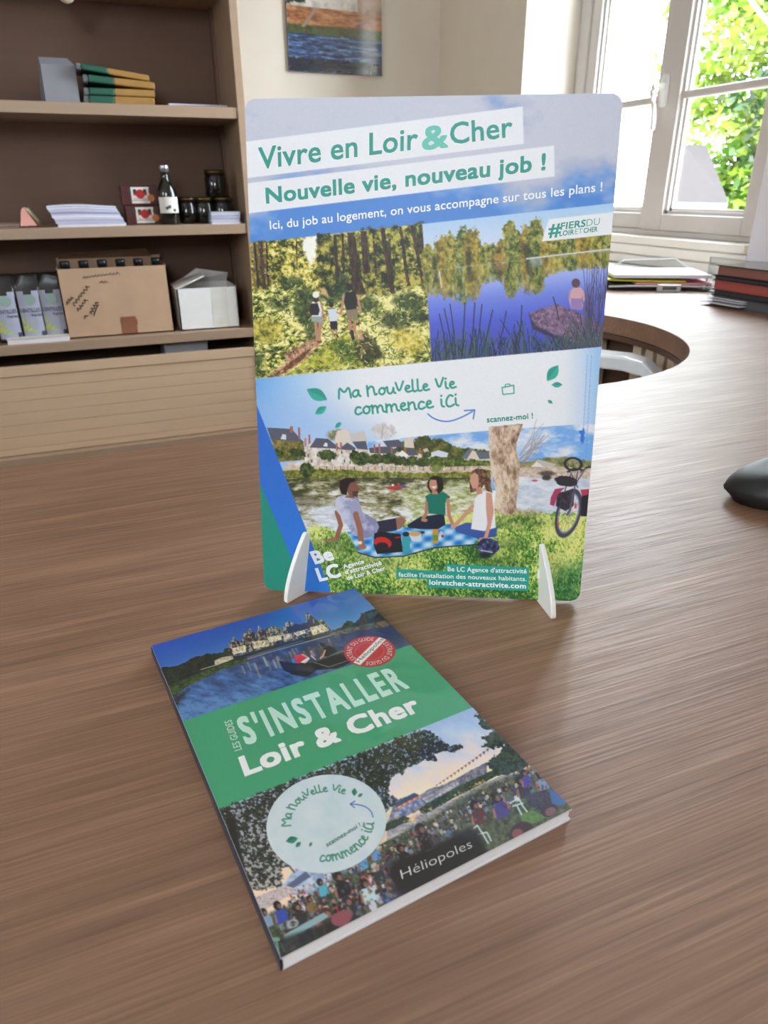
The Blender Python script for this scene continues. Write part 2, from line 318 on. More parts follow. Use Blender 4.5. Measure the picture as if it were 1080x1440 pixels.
# ------------------------------------------------------------------ outdoors, past the glass
def outdoors():
    rg = random.Random(5)
    m_leaf = bpy.data.materials.new('leaf'); m_leaf.use_nodes = True; nt = m_leaf.node_tree; b = nt.nodes['Principled BSDF']
    at_ = nt.nodes.new('ShaderNodeAttribute'); at_.attribute_name = 'tint'; nt.links.new(at_.outputs['Color'], b.inputs['Base Color']); b.inputs['Roughness'].default_value = .5
    tr = nt.nodes.new('ShaderNodeBsdfTranslucent'); nt.links.new(at_.outputs['Color'], tr.inputs[0]); mx = nt.nodes.new('ShaderNodeMixShader'); mx.inputs[0].default_value = .45
    nt.links.new(b.outputs[0], mx.inputs[1]); nt.links.new(tr.outputs[0], mx.inputs[2]); nt.links.new(mx.outputs[0], nt.nodes['Material Output'].inputs[0])
    # ground
    struct(MB().box((2.1, -12, -3.2), (22, 22, -3.0)).build('ground_outside', mat('garden_ground', (40, 46, 26), .9, var=.2, scale=2)))
    t = thing('tree', 'bright green leafy tree outside the right-hand window pane', 'tree', (9.3, 7.30, -3.0))
    tk = MB(); tk.tube([(0, 0, 0), (.05, .05, 2.5), (0, .1, 4.5), (.1, 0, 5.8)], [.2, .17, .14, .08], 12)
    for a, z, l in ((.3, 3.4, 1.4), (2.2, 4.0, 1.5), (4.0, 4.4, 1.3), (5.3, 4.8, 1.2), (1.2, 5.2, 1.0)):
        tk.tube([(0, .05, z), (math.cos(a)*l*.5, math.sin(a)*l*.5, z+.5), (math.cos(a)*l, math.sin(a)*l, z+.8)], [.05, .03, .012], 8)
    tk.build('trunk', mat('bark', (40, 34, 28), .9, var=.3, scale=12), t, smooth=True)
    vs = []; fs = []; cs = []
    pals = [(46, 80, 14), (70, 104, 18), (92, 120, 24), (104, 126, 32), (26, 52, 14), (110, 128, 44)]
    for k in range(330):
        th = rg.uniform(0, 6.283); r = 2.0*rg.random()**.5; z = rg.uniform(2.2, 7.2); c = Vector((math.cos(th)*r, math.sin(th)*r, z)); base = pals[rg.randrange(6)]; R = rg.uniform(.28, .54)
        for j in range(120):
            d = Vector((rg.gauss(0, 1), rg.gauss(0, 1), rg.gauss(0, .8))).normalized()*R*rg.uniform(.3, 1)**.5; p = c+d
            u = Vector((rg.gauss(0, 1), rg.gauss(0, 1), rg.gauss(0, .6))).normalized()*rg.uniform(.055, .105); w = u.cross(Vector((rg.gauss(0, 1), rg.gauss(0, 1), rg.gauss(0, 1)))).normalized()*u.length*.42
            n = len(vs); vs += [p-u, p-u*.1+w, p+u, p-u*.1-w]; fs.append((n, n+1, n+2, n+3)); g = rg.uniform(.8, 1.15); cs += [tuple(srgb([min(255, x*g) for x in base]))]*4
    me = bpy.data.meshes.new('foliage'); me.from_pydata(vs, [], fs); a = me.color_attributes.new('tint', 'FLOAT_COLOR', 'POINT'); a.data.foreach_set('color', np.array(cs, np.float32).ravel()); me.materials.append(m_leaf)
    o = bpy.data.objects.new('foliage', me); COL.objects.link(o); o.parent = t
    # neighbouring house with a pale slate roof
    hX = 5.0
    rg0 = at(962, 203, X=hX+1.0); e1 = at(1040, 284, X=hX); yl = at(922, 284, X=hX).y; ze = e1.z+3.0; zr = rg0.z+3.0; y0 = rg0.y
    hs = thing('house', 'neighbouring outbuilding with pale grey roof seen through the window', 'house', (hX, y0, -3.0))
    a, b, r1 = e1.y-y0, yl-y0, .0
    yr = at(922, 205, X=hX+1.0).y-y0
    MB().hexa([(-.12, a, ze), (1.35, .12, ze), (1.8, yr+.5, ze), (-.12, b, ze)], [(1.0, r1, zr), (1.3, r1, zr), (1.3, yr, zr), (1.0, yr, zr)]).build('roof', mat('slate_roof', (45, 42, 42), .95, var=.1, scale=20, spec=.02), hs)
    MB().prism([(-.15, a-.03), (1.4, .09), (1.85, yr+.5), (-.15, b)], ze-.075, ze-.002).build('gutter_board', mat('weathered_white', (60, 60, 64), .9, spec=.05), hs)
    MB().prism([(0, a+.12), (1.3, .2), (1.7, yr+.4), (0, b-.05)], 0, ze-.076).build('wall', mat('house_wall', (58, 56, 52), .9), hs)
    cb = MB(); p, q = at(1040, -20, X=4.0), at(1085, 38, X=4.0); dd = q-p
    cb.tube([p-dd*1.2, p, q, q+dd*1.5], .012, 8)
    tag(cb.build('cable', mat('cable_white', (110, 110, 110), .5)), 'pale overhead cable crossing the top right window corner', 'cable')
outdoors()

# ------------------------------------------------------------------ printed artwork (numpy painter -> colour attribute of the printed sheet)
def homog(src, dst):
    A = []
    for (x, y), (u, v) in zip(src, dst):
        A.append([x, y, 1, 0, 0, 0, -u*x, -u*y, -u]); A.append([0, 0, 0, x, y, 1, -v*x, -v*y, -v])
    return np.linalg.svd(np.array(A, float))[2][-1].reshape(3, 3)

def hmap(H, pts):
    p = np.atleast_2d(np.asarray(pts, float)); q = np.c_[p, np.ones(len(p))] @ H.T
    return q[:, :2] / q[:, 2:]

_rng = np.random.default_rng(7)
_LAT = _rng.random((256, 256))
def vnoise(x, y):
    xi = np.floor(x).astype(int); yi = np.floor(y).astype(int)
    fx = x - xi; fy = y - yi; fx = fx*fx*(3-2*fx); fy = fy*fy*(3-2*fy)
    a = _LAT[yi & 255, xi & 255]; b = _LAT[yi & 255, (xi+1) & 255]; c = _LAT[(yi+1) & 255, xi & 255]; d = _LAT[(yi+1) & 255, (xi+1) & 255]
    return (a*(1-fx)+b*fx)*(1-fy) + (c*(1-fx)+d*fx)*fy
def fbm(x, y, s=1.0, n=4):
    r = 0; a = .5; t = 0
    for k in range(n):
        c, q = math.cos(.6+1.1*k), math.sin(.6+1.1*k)
        r = r + a*vnoise((x*c-y*q)/s+17.3*k, (x*q+y*c)/s+9.1*k); t += a; a *= .68; s *= .5
    return r/t
def pal(n, cols, lo=.25, hi=.75):
    cols = np.array(cols, float); t = np.clip((n-lo)/(hi-lo), 0, 1)*(len(cols)-1)
    i = np.minimum(t.astype(int), len(cols)-2); f = (t-i)[..., None]
    return cols[i]*(1-f) + cols[i+1]*f
def tex(s, cols, lo=.28, hi=.72, sy=1.0, n=4, off=0):
    return lambda X, Y: pal(fbm(X+off, Y*sy+off*.7, s, n), cols, lo, hi)
def vgrad(p0, p1, cols):
    d = np.subtract(p1, p0); L = d @ d
    return lambda X, Y: pal(((X-p0[0])*d[0]+(Y-p0[1])*d[1])/L, cols, 0, 1)

class Canvas:
    """W x H colour samples over a flat sheet; artwork is given in the coordinates of the flat art seen in the frame `quad`."""
    def __init__(s, W, H, quad):
        s.W, s.H = W, H
        s.inv = homog(quad, [(0, 0), (W-1, 0), (W-1, H-1), (0, H-1)])
        s.fwd = np.linalg.inv(s.inv)
        c, r = np.meshgrid(np.arange(W), np.arange(H))
        q = hmap(s.fwd, np.c_[c.ravel(), r.ravel()])
        s.X = q[:, 0].reshape(H, W); s.Y = q[:, 1].reshape(H, W)
        s.a = np.full((H, W, 3), 235.0)
    def win(s, pts, pad):
        q = hmap(s.inv, pts)
        x0, y0 = np.floor(q.min(0)-pad).astype(int); x1, y1 = np.ceil(q.max(0)+pad).astype(int)+1
        return slice(max(0, y0), min(s.H, max(0, y1))), slice(max(0, x0), min(s.W, max(0, x1)))
    def put(s, w, al, col):
        if al.size == 0: return
        c = col(s.X[w], s.Y[w]) if callable(col) else np.array(col, float)
        s.a[w] = s.a[w]*(1-al[..., None]) + c*al[..., None]
    def sd(s, w, pts):
        X, Y = s.X[w], s.Y[w]; d = np.full(X.shape, 1e9); ins = np.zeros(X.shape, bool)
        n = len(pts)
        for i in range(n):
            ax, ay = pts[i]; bx, by = pts[(i+1) % n]
            ex, ey = bx-ax, by-ay; L = ex*ex+ey*ey+1e-9
            t = np.clip(((X-ax)*ex+(Y-ay)*ey)/L, 0, 1)
            d = np.minimum(d, (X-ax-t*ex)**2+(Y-ay-t*ey)**2)
            if ay != by:
                ins ^= ((ay > Y) != (by > Y)) & (X < (bx-ax)*(Y-ay)/(by-ay)+ax)
        d = np.sqrt(d)
        return np.where(ins, -d, d)
    def poly(s, pts, col, soft=.9, al=1.0, rough=0, rs=4):
        w = s.win(pts, 3+soft+rough)
        if s.X[w].size == 0: return
        d = s.sd(w, pts)
        if rough: d = d + rough*2*(fbm(s.X[w], s.Y[w], rs, 3)-.5)
        s.put(w, al*np.clip(.5-d/soft, 0, 1), col)
    def line(s, pts, wd, col, al=1.0, soft=.9):
        w = s.win(pts, 4+wd)
        if s.X[w].size == 0: return
        X, Y = s.X[w], s.Y[w]; d = np.full(X.shape, 1e9)
        for (ax, ay), (bx, by) in zip(pts[:-1], pts[1:]):
            ex, ey = bx-ax, by-ay; L = ex*ex+ey*ey+1e-9
            t = np.clip(((X-ax)*ex+(Y-ay)*ey)/L, 0, 1)
            d = np.minimum(d, (X-ax-t*ex)**2+(Y-ay-t*ey)**2)
        s.put(w, al*np.clip(.5-(np.sqrt(d)-wd/2)/soft, 0, 1), col)
    def ell(s, cx, cy, rx, ry, col, rot=0, soft=.9, al=1.0, rough=0, rs=4, ring=0):
        R = max(rx, ry); w = s.win([(cx-R, cy-R), (cx+R, cy-R), (cx+R, cy+R), (cx-R, cy+R)], 3+soft+rough)
        if s.X[w].size == 0: return
        X, Y = s.X[w]-cx, s.Y[w]-cy; c, n = math.cos(rot), math.sin(rot)
        r = np.sqrt(((X*c+Y*n)/rx)**2 + ((-X*n+Y*c)/ry)**2); d = (r-1)*min(rx, ry)
        if ring: d = np.abs(d)-ring/2
        if rough: d = d + rough*2*(fbm(s.X[w], s.Y[w], rs, 3)-.5)
        s.put(w, al*np.clip(.5-d/soft, 0, 1), col)
    def noise(s, amt, sc=1.3):
        s.a += (fbm(s.X*1.7, s.Y*1.7, sc, 2)[..., None]-.5)*2*amt
        s.a = np.clip(s.a, 0, 255)

# pen strokes of the handwritten line, on a 0..1 cap-height grid (x right, y up)
PEN = {
 'M': (.95, [[(.05, 0), (.12, 1), (.45, .35), (.8, 1), (.9, 0)]]),
 'a': (.62, [[(.5, .52), (.3, .6), (.08, .4), (.08, .12), (.25, 0), (.45, .18), (.5, .55), (.5, .15), (.62, .05)]]),
 'n': (.62, [[(.06, .6), (.08, 0)], [(.08, .35), (.25, .58), (.42, .55), (.46, .3), (.48, .02), (.58, .05)]]),
 'N': (.80, [[(.06, .84), (.1, 0)], [(.08, .48), (.3, .80), (.5, .70), (.54, .35), (.58, .02), (.72, .12)]]),
 'o': (.6, [[(.3, .58), (.1, .45), (.08, .15), (.28, 0), (.48, .15), (.5, .42), (.32, .58), (.45, .5), (.62, .55)]]),
 'u': (.62, [[(.06, .6), (.08, .15), (.25, 0), (.45, .2), (.5, .6), (.5, .1), (.62, .05)]]),
 'v': (.55, [[(.05, .6), (.22, .02), (.5, .65)]]),
 'V': (.62, [[(.05, .9), (.25, .02), (.58, .95)]]),
 'e': (.52, [[(.08, .3), (.38, .38), (.36, .56), (.18, .58), (.06, .3), (.2, .02), (.5, .12)]]),
 'l': (.36, [[(.08, 1), (.07, .15), (.18, .02), (.34, .1)]]),
 'i': (.3, [[(.1, .6), (.1, .1), (.26, .05)], [(.11, .85), (.13, .88)]]),
 'c': (.52, [[(.44, .5), (.25, .6), (.08, .35), (.1, .08), (.28, 0), (.5, .12)]]),
 'C': (.62, [[(.55, .78), (.35, .9), (.1, .5), (.14, .08), (.35, 0), (.6, .15)]]),
 'm': (.9, [[(.06, .6), (.08, 0)], [(.08, .35), (.22, .58), (.36, .5), (.4, .02)], [(.4, .35), (.55, .58), (.7, .5), (.74, .08), (.88, .05)]]),
 ' ': (.42, []),
}
def smooth(pl, n=3):
    p = np.array(pl, float)
    for _ in range(n):
        if len(p) < 3: return p
        q = np.empty((2*len(p)-2, 2)); q[0::2] = p[:-1]*.75+p[1:]*.25; q[1::2] = p[:-1]*.25+p[1:]*.75
        p = np.vstack([p[:1], q, p[-1:]])
    return p
def pen_text(cv, txt, place, wd, col):
    """place(t, y): t = 0..1 along the line, y = cap heights above it"""
    tot = sum(PEN[c][0] for c in txt); x = 0
    for c in txt:
        for st in PEN[c][1]:
            cv.line([place((x+a)/tot, b) for a, b in smooth(st, 2)], wd, col)
        x += PEN[c][0]
def on_line(p0, p1, up):
    return lambda t, y: (p0[0]+(p1[0]-p0[0])*t+up[0]*y, p0[1]+(p1[1]-p0[1])*t+up[1]*y)
def leaf(cv, a, b, bulge, col, col2):
    a = np.array(a, float); b = np.array(b, float); d = b-a; n = np.array([-d[1], d[0]])
    up = [tuple(a+d*t+n*bulge*math.sin(math.pi*t)) for t in np.linspace(0, 1, 11)]
    dn = [tuple(a+d*t-n*bulge*math.sin(math.pi*t)) for t in np.linspace(1, 0, 11)]
    cv.poly(up+dn, col); cv.poly(up+[tuple(b), tuple(a)], col2)

# where the two printed sheets stand (metres): poster A4 leaning back on the desk, booklet flat on the desk
BOARD_QUAD = [(342.5, 139), (876, 131), (814.5, 846), (371.5, 829)]
BOOK_QUAD = [(212, 911), (500, 828), (803, 1141), (395, 1352)]
BW, BH, KW, KH = .210, .297, .1327, .2085
H_BOARD = homog(BOARD_QUAD, [(0, BH), (BW, BH), (BW, 0), (0, 0)])      # flat art -> metres on the sheet (x right, y up)
H_BOOK = homog(BOOK_QUAD, [(0, KH), (KW, KH), (KW, 0), (0, 0)])
def circle_on_book(c, edge):
    c0 = hmap(H_BOOK, [c])[0]; r = np.linalg.norm(hmap(H_BOOK, [edge])[0]-c0)
    return c0, r
SEAL_C, SEAL_R = circle_on_book((520.6, 918.2), (557, 918.2))
STK_C, STK_R = circle_on_book((459.6, 1159.5), (543.2, 1159.5))
H_BOOK_INV = np.linalg.inv(H_BOOK)
def ring_pts(c, r, n=48):
    return [tuple(p) for p in hmap(H_BOOK_INV, [(c[0]+r*math.cos(k*2*math.pi/n), c[1]+r*math.sin(k*2*math.pi/n)) for k in range(n)])]
SEAL = lambda k: ring_pts(SEAL_C, SEAL_R*k)
STICKER_QUAD = hmap(H_BOOK_INV, [(STK_C[0]-STK_R, STK_C[1]+STK_R), (STK_C[0]+STK_R, STK_C[1]+STK_R), (STK_C[0]+STK_R, STK_C[1]-STK_R), (STK_C[0]-STK_R, STK_C[1]-STK_R)])
def sticker_arc(a, b, r0, r1):
    pa, pb = hmap(H_BOOK, [a, b])-STK_C; ta = math.atan2(pa[1], pa[0]); tb = math.atan2(pb[1], pb[0])
    if r1 > r0 and tb > ta: tb -= 2*math.pi           # clockwise, letters point outwards
    if r1 < r0 and tb < ta: tb += 2*math.pi           # anticlockwise, letters point inwards
    def place(t, y):
        an = ta+(tb-ta)*t; r = STK_R*(r0+(r1-r0)*y)
        return tuple(hmap(H_BOOK_INV, [(STK_C[0]+r*math.cos(an), STK_C[1]+r*math.sin(an))])[0])
    return place

TEAL = (47, 152, 138); MINT = (104, 194, 178)
def art_poster():
    cv = Canvas(540, 764, BOARD_QUAD)
    X, Y = cv.X, cv.Y
    # cloudy sky behind everything
    n = fbm(X, Y*1.5, 150, 5) + .18*np.clip((Y-250)/60, -1, 1)*-1 + np.where(X > 700, .16, 0)*np.clip((X-700)/80, 0, 1) + .10*np.clip((470-X)/120, 0, 1)*np.clip((250-Y)/60, -1, 1)
    cv.a = pal(n, [(78, 134, 212), (112, 156, 218), (156, 172, 210), (184, 189, 210), (198, 200, 216)], .30, .66)
    # title bands
    cv.poly([(335, 200.2), (734, 149.8), (735.5, 202.4), (335, 251.8)], (234, 235, 241))
    cv.poly([(335, 259), (778, 204.8), (779, 248.3), (335, 301.5)], (234, 235, 241))
    # ---- forest photograph
    F = [(340, 343), (592.8, 315), (607, 508.7), (340, 534)]
    cv.poly(F, lambda x, y: pal(fbm(x, y, 6.5, 5)+.06*np.sin(x/23), [(48, 56, 18), (112, 112, 34), (176, 164, 58), (222, 204, 96), (240, 230, 150)], .34, .62))
    cv.poly([(425, 334), (447, 331), (444, 352), (438, 374), (432, 366), (426, 350)], (248, 246, 236), soft=3, rough=4, rs=6)
    cv.poly([(447, 331), (592.8, 315), (599, 400), (560, 412), (500, 425), (455, 415), (446, 380)], tex(8, [(30, 34, 14), (66, 72, 26), (122, 120, 46), (190, 176, 78)], .34, .64, n=5), soft=6, rough=6, rs=8)
    cv.poly([(351, 341), (372, 340), (382, 400), (362, 410), (353, 400)], tex(7, [(50, 44, 22), (110, 92, 44), (170, 150, 66)]), soft=5, rough=5)
    for (x0, y0, x1, y1, w) in ((357, 341, 363, 404, 3.2), (366, 340, 371, 407, 4.4), (374, 340, 377, 402, 2.4), (416, 334, 417, 372, 1.6), (470, 330, 474, 398, 4), (481, 328, 483, 405, 3),
                                (493, 327, 501, 414, 11), (510, 325, 515, 384, 8.5), (503, 390, 511, 414, 5), (537, 321, 552, 413, 6.5), (524, 325, 528, 388, 2.4), (562, 319, 574, 402, 4), (578, 317, 596, 406, 4.2), (591, 316, 597, 390, 4), (547, 330, 549, 395, 2)):
        k = 12
        cv.poly([(x0-w/2, y0), (x0+w/2, y0), (x1+w*.62, y1), (x1-w*.62, y1)], tex(5, [(34, 22, 16), (58, 38, 26), (92, 64, 42)], sy=.3), soft=1.4, rough=.8)
    # ferns and undergrowth
    cv.poly([(340, 410), (420, 396), (452, 420), (540, 414), (600, 400), (607, 509), (340, 534)], lambda x, y: pal(fbm(x+y*.3, y*1.5, 5.5, 5)+.30*(fbm(x, y, 40, 2)-.5)+.05, [(40, 58, 28), (88, 106, 44), (156, 158, 68), (214, 204, 104), (242, 234, 164)], .34, .64), soft=7, rough=7, rs=9)
    for (cx, cy, rx, ry) in ((428, 430, 16, 26), (438, 460, 9, 16), (470, 412, 20, 14), (520, 428, 14, 10), (575, 424, 22, 12), (556, 450, 22, 12), (392, 425, 14, 8), (408, 396, 16, 8), (588, 444, 16, 9), (480, 398, 10, 14), (360, 505, 10, 14), (372, 470, 12, 8)):
        cv.ell(cx, cy, rx, ry, tex(5, [(22, 36, 18), (44, 62, 28), (84, 100, 44)]), soft=6, rough=5, rs=6, al=.85)
    cv.poly([(470, 476), (490, 470), (520, 490), (515, 512), (420, 520), (400, 530), (440, 500)], tex(6, [(110, 120, 40), (176, 176, 62), (216, 206, 90)]), soft=6, rough=4)
    cv.poly([(468, 480), (500, 478), (520, 500), (500, 512), (470, 500)], tex(5, [(52, 72, 30), (86, 104, 42), (130, 140, 58)]), soft=6, rough=4)
    cv.poly([(500, 468), (514, 466), (540, 500), (512, 512), (500, 500)], tex(4, [(44, 56, 28), (72, 66, 40), (110, 92, 60)]), soft=5, rough=4)
    cv.poly([(440, 474), (452, 478), (446, 490), (420, 512), (392, 528), (374, 530), (404, 506), (396, 498), (428, 482)], tex(6, [(128, 84, 60), (190, 142, 110), (224, 186, 154)]), soft=3, rough=3)
    cv.poly([(424, 496), (440, 488), (424, 506), (392, 529), (380, 530)], tex(4, [(92, 52, 38), (140, 88, 62)]), soft=3, rough=2)
    cv.poly([(449, 404), (456, 404), (462, 418), (450, 414)], (206, 170, 120), soft=3, rough=2)
    cv.poly([(498, 467), (507, 464), (511, 478), (500, 478)], (196, 150, 116), soft=3, rough=2)
    # sunlit fern fronds, leaves and shadows as small brush dabs
    rf = np.random.default_rng(21)
    for i in range(1500):
        x = rf.uniform(345, 606); y0 = 343-(x-351)*.11; y1 = 532-(x-359)*.095; v = rf.random(); y = y0+(y1-y0)*v
        if 424 < x < 448 and y < 374: continue
        low = v > .42; L = rf.uniform(2, 6) if low else rf.uniform(1.5, 3.5); a = rf.normal(.4, .9); lit = fbm(np.array([x*1.0]), np.array([y*1.0]), 30, 2)[0] > .5
        c = [(246, 238, 176), (226, 214, 108), (196, 186, 76), (150, 156, 66)][rf.integers(4)] if lit else [(30, 44, 22), (44, 56, 26), (78, 92, 40), (118, 122, 52)][rf.integers(4)]
        cv.line([(x, y), (x+L*math.cos(a), y-L*math.sin(a))], rf.uniform(.7, 1.5), c, al=.8)
    for (x0, y0, x1, y1, w) in ((366, 340, 371, 407, 3.2), (493, 327, 501, 414, 8), (510, 325, 515, 384, 5.5), (503, 390, 511, 414, 4), (537, 321, 552, 413, 5), (578, 317, 596, 406, 3.4), (357, 341, 363, 404, 2.2), (562, 319, 574, 402, 2.6), (470, 330, 474, 398, 2.6)):
        cv.poly([(x0-w/2, y0), (x0+w/2, y0), (x1+w*.6, y1), (x1-w*.6, y1)], tex(4, [(30, 20, 16), (52, 36, 28), (88, 62, 42)], sy=.25), soft=1.2, al=.8)
    # three walkers seen from behind
    sk = (190, 136, 108)
    cv.poly([(441, 453), (445, 453), (447.5, 479), (443.5, 479)], sk); cv.poly([(447.5, 453), (452, 453), (450, 480), (446.5, 480)], sk)
    cv.poly([(437, 444), (453, 444), (454, 454), (437.5, 452)], (150, 164, 156)); cv.poly([(438, 424), (450, 424), (452, 445), (438, 445)], (222, 222, 226))
    cv.line([(450.5, 425), (453.5, 436), (452.5, 447)], 2.6, sk); cv.line([(437.5, 426), (434, 440)], 2.6, (168, 118, 92))
    cv.poly([(436, 427), (446, 426), (449, 436), (447, 443), (437, 443), (433.5, 436)], (40, 36, 40)); cv.ell(443.6, 420, 3.6, 5.5, (64, 40, 28)); cv.ell(443.4, 414.3, 4.6, 4.6, (240, 240, 240))
    cv.line([(446.5, 480), (450.5, 481)], 2, (90, 50, 40))
    cv.poly([(463, 451), (473.5, 451), (474, 464), (465, 464)], (38, 36, 40)); cv.line([(467, 464), (468, 471)], 2.6, sk); cv.line([(471.5, 464), (473.5, 472)], 2.6, sk); cv.line([(473, 471), (475, 474)], 2, (50, 44, 44))
    cv.poly([(460, 435), (472, 434), (476, 440), (473, 451), (463, 452)], (216, 220, 232)); cv.ell(465.2, 428.3, 3.4, 4, (44, 34, 28)); cv.line([(461, 442), (454.5, 448)], 2, sk); cv.line([(473, 439), (478, 441.5)], 2, sk)
    cv.poly([(480.5, 412), (499, 411), (502, 420), (500.5, 436), (485.5, 436), (482, 424)], (120, 122, 116)); cv.poly([(486, 435), (502, 435), (502.5, 451), (495.5, 452), (495, 445), (493.5, 452), (487.5, 451)], (140, 124, 96))
    cv.line([(490.5, 452), (493.5, 466)], 4.4, sk); cv.line([(498.5, 452), (497.5, 466)], 4.4, sk); cv.line([(494, 466), (496, 476)], 4.6, (52, 46, 42)); cv.line([(482, 416), (480.5, 432), (478, 441)], 3.4, sk); cv.line([(500.5, 416), (505, 430), (506, 440)], 3.4, sk)
    cv.poly([(485, 411), (499, 410), (502, 424), (500, 434), (487, 436), (483, 424)], (34, 32, 34)); cv.ell(490.6, 403.6, 4.3, 5, (46, 34, 28))
    cv.ell(572, 480, 26, 16, tex(5, [(120, 112, 40), (214, 190, 70), (240, 222, 130)]), soft=8, rough=7, rs=7, rot=.5, al=.8)
    cv.ell(375, 465, 22, 18, tex(5, [(96, 100, 36), (196, 178, 64), (236, 214, 104)]), soft=8, rough=7, rs=7, al=.75)
    # ---- lake photograph
    LQ = [(592.8, 315), (880, 284), (880, 485), (607, 510)]
    cv.poly(LQ, vgrad((660, 300), (675, 480), [(168, 206, 240), (196, 214, 240), (206, 216, 244), (170, 184, 240), (116, 134, 224), (82, 96, 206), (70, 80, 190)]))
    G = [(66, 78, 26), (122, 122, 44), (166, 150, 62), (196, 182, 90)]
    shore = lambda x: 381-(x-598)*.112
    trees = ((601, 362, 9, 20), (612, 358, 4, 17), (622, 355, 10, 22), (634, 353, 9, 24), (650, 344, 11, 24), (663, 348, 12, 27), (679, 358, 9, 14), (690, 356, 8, 13), (703, 352, 7, 14), (716, 330, 10, 18), (722, 345, 13, 24), (738, 345, 8, 28), (752, 326, 11, 19), (752, 342, 13, 22), (770, 347, 12, 14), (785, 347, 14, 12), (803, 345, 14, 11), (822, 342, 14, 12), (842, 339, 14, 12), (858, 336, 14, 12))
    for i, (cx, cy, rx, ry) in enumerate(trees):
        pc = [G, [(52, 66, 30), (96, 108, 42), (142, 142, 66), (176, 172, 96)], [(92, 84, 28), (150, 130, 46), (196, 168, 74)]][i % 3]
        bot = shore(cx)
        cv.ell(cx, cy, rx, ry, tex(5, pc, off=i*11), soft=2, rough=4, rs=5); cv.poly([(cx-rx*.8, cy), (cx+rx*.8, cy), (cx+rx, bot), (cx-rx, bot)], tex(5, pc, off=i*11), soft=3, rough=3)
        dy = bot-cy; cv.ell(cx+2, bot+dy*.9, rx*.95, ry*.95, tex(5, pc, off=i*11, sy=.5), soft=3, rough=4, rs=5, al=.82); cv.poly([(cx-rx*.8, bot), (cx+rx, bot), (cx+rx*.8, bot+dy), (cx-rx*.7, bot+dy)], tex(5, pc, off=i*11, sy=.5), soft=4, rough=2, al=.82)
    for (cx, w, h) in ((610, 3, 16), (658, 4, 18), (700, 5, 16), (740, 5, 18), (693, 3, 10)):
        cv.ell(cx, shore(cx)-h*.6, w, h*.7, (48, 54, 30), soft=3, rough=2, al=.8); cv.ell(cx+2, shore(cx)+h*.6, w, h*.6, (56, 58, 42), soft=3, rough=2, al=.7)
    cv.ell(701, shore(701)-7, 9, 6, tex(3, [(150, 116, 46), (200, 160, 78)]), soft=3, rough=4, rs=3); cv.ell(702, shore(702)+6, 8, 6, tex(3, [(140, 112, 56), (176, 142, 84)]), soft=4, rough=4, al=.7)
    cv.ell(754, 368, 8, 7, (176, 196, 236), soft=5, rough=4, al=.45)
    cv.line([(598, 381.5), (640, 377), (700, 369), (740, 366)], 1.2, (176, 164, 84), al=.6); cv.line([(740, 364), (800, 357), (862, 350)], 2, (214, 210, 214)); cv.line([(617, 382), (620, 404)], 2, (230, 226, 224), al=.7)
    cv.poly([(743, 440), (782, 428), (803, 436), (845, 456), (852, 490), (812, 486), (751, 458)], tex(4, [(92, 72, 104), (124, 98, 128), (156, 124, 148)]), rough=2, soft=1.5)
    cv.poly([(743, 440), (751, 458), (812, 486), (800, 486), (748, 463)], (62, 54, 78), soft=2, rough=1)
    cv.poly([(802, 408), (808, 404), (817, 405), (821, 414), (821, 421), (818, 436), (802, 435), (799, 420)], (206, 164, 170)); cv.poly([(802, 420), (818, 420), (818, 436), (802, 435)], (150, 124, 178)); cv.ell(809, 398.5, 6, 6.5, (92, 66, 82)); cv.line([(819, 410), (820.5, 421)], 2.6, (216, 150, 140)); cv.line([(801, 410), (799.5, 420)], 2.2, (190, 140, 140))
    rg = np.random.default_rng(3)
    for i in range(330):
        x = rg.uniform(606, 846); b = 511-(x-606)*.098
        hgt = rg.uniform(14, 46) if x < 690 else rg.uniform(10, 50 if x > 720 else 34)
        if 750 < x < 812: hgt *= .5
        dx = rg.normal(0, 8); c = [(40, 52, 60), (52, 74, 66), (70, 96, 84), (36, 40, 66), (88, 98, 120)][rg.integers(5)]
        cv.line([(x, b), (x+dx*.35, b-hgt*.5), (x+dx, b-hgt)], rg.uniform(.7, 1.5), c, al=.9)
    for (x, y, x1, y1) in ((628, 500, 617, 442), (640, 500, 632, 428), (648, 500, 653, 426), (668, 498, 677, 428), (676, 500, 692, 436), (660, 498, 667, 426), (700, 490, 711, 438), (636, 500, 624, 434), (728, 490, 733, 430), (785, 450, 777, 418)):
        cv.line([(x, y), ((x+x1)/2+1, (y+y1)/2), (x1, y1)], 1.5, (46, 58, 62))
    for i in range(110):
        x = rg.uniform(822, 862); b = rg.uniform(420, 486); cv.line([(x, b), (x+rg.normal(2, 6), b-rg.uniform(20, 62))], rg.uniform(.6, 1.2), [(74, 66, 96), (104, 92, 128), (60, 56, 74)][rg.integers(3)], al=.75)
    for i in range(70):
        x = rg.uniform(790, 850); cv.line([(x, 488), (x+rg.normal(0, 8), 488-rg.uniform(10, 40))], .9, [(84, 96, 96), (112, 104, 140), (66, 84, 76)][rg.integers(3)], al=.7)
    cv.poly([(771, 308.5), (880, 296.5), (880, 328), (760.7, 340)], (236, 238, 242))
    # ---- middle band and picnic photograph
    cv.poly([(340, 534), (607, 508.7), (880, 485), (880, 860), (340, 860)], lambda x, y: pal(np.clip((x-360)/190, 0, 1) - .75*np.clip((x-770)/70, 0, 1), [(112, 168, 232), (160, 198, 238), (208, 222, 242), (234, 236, 242), (238, 239, 244)], 0, 1))
    cv.poly([(340, 560), (430, 560), (520, 600), (560, 640), (380, 640)], (158, 190, 234), soft=50, al=.7)
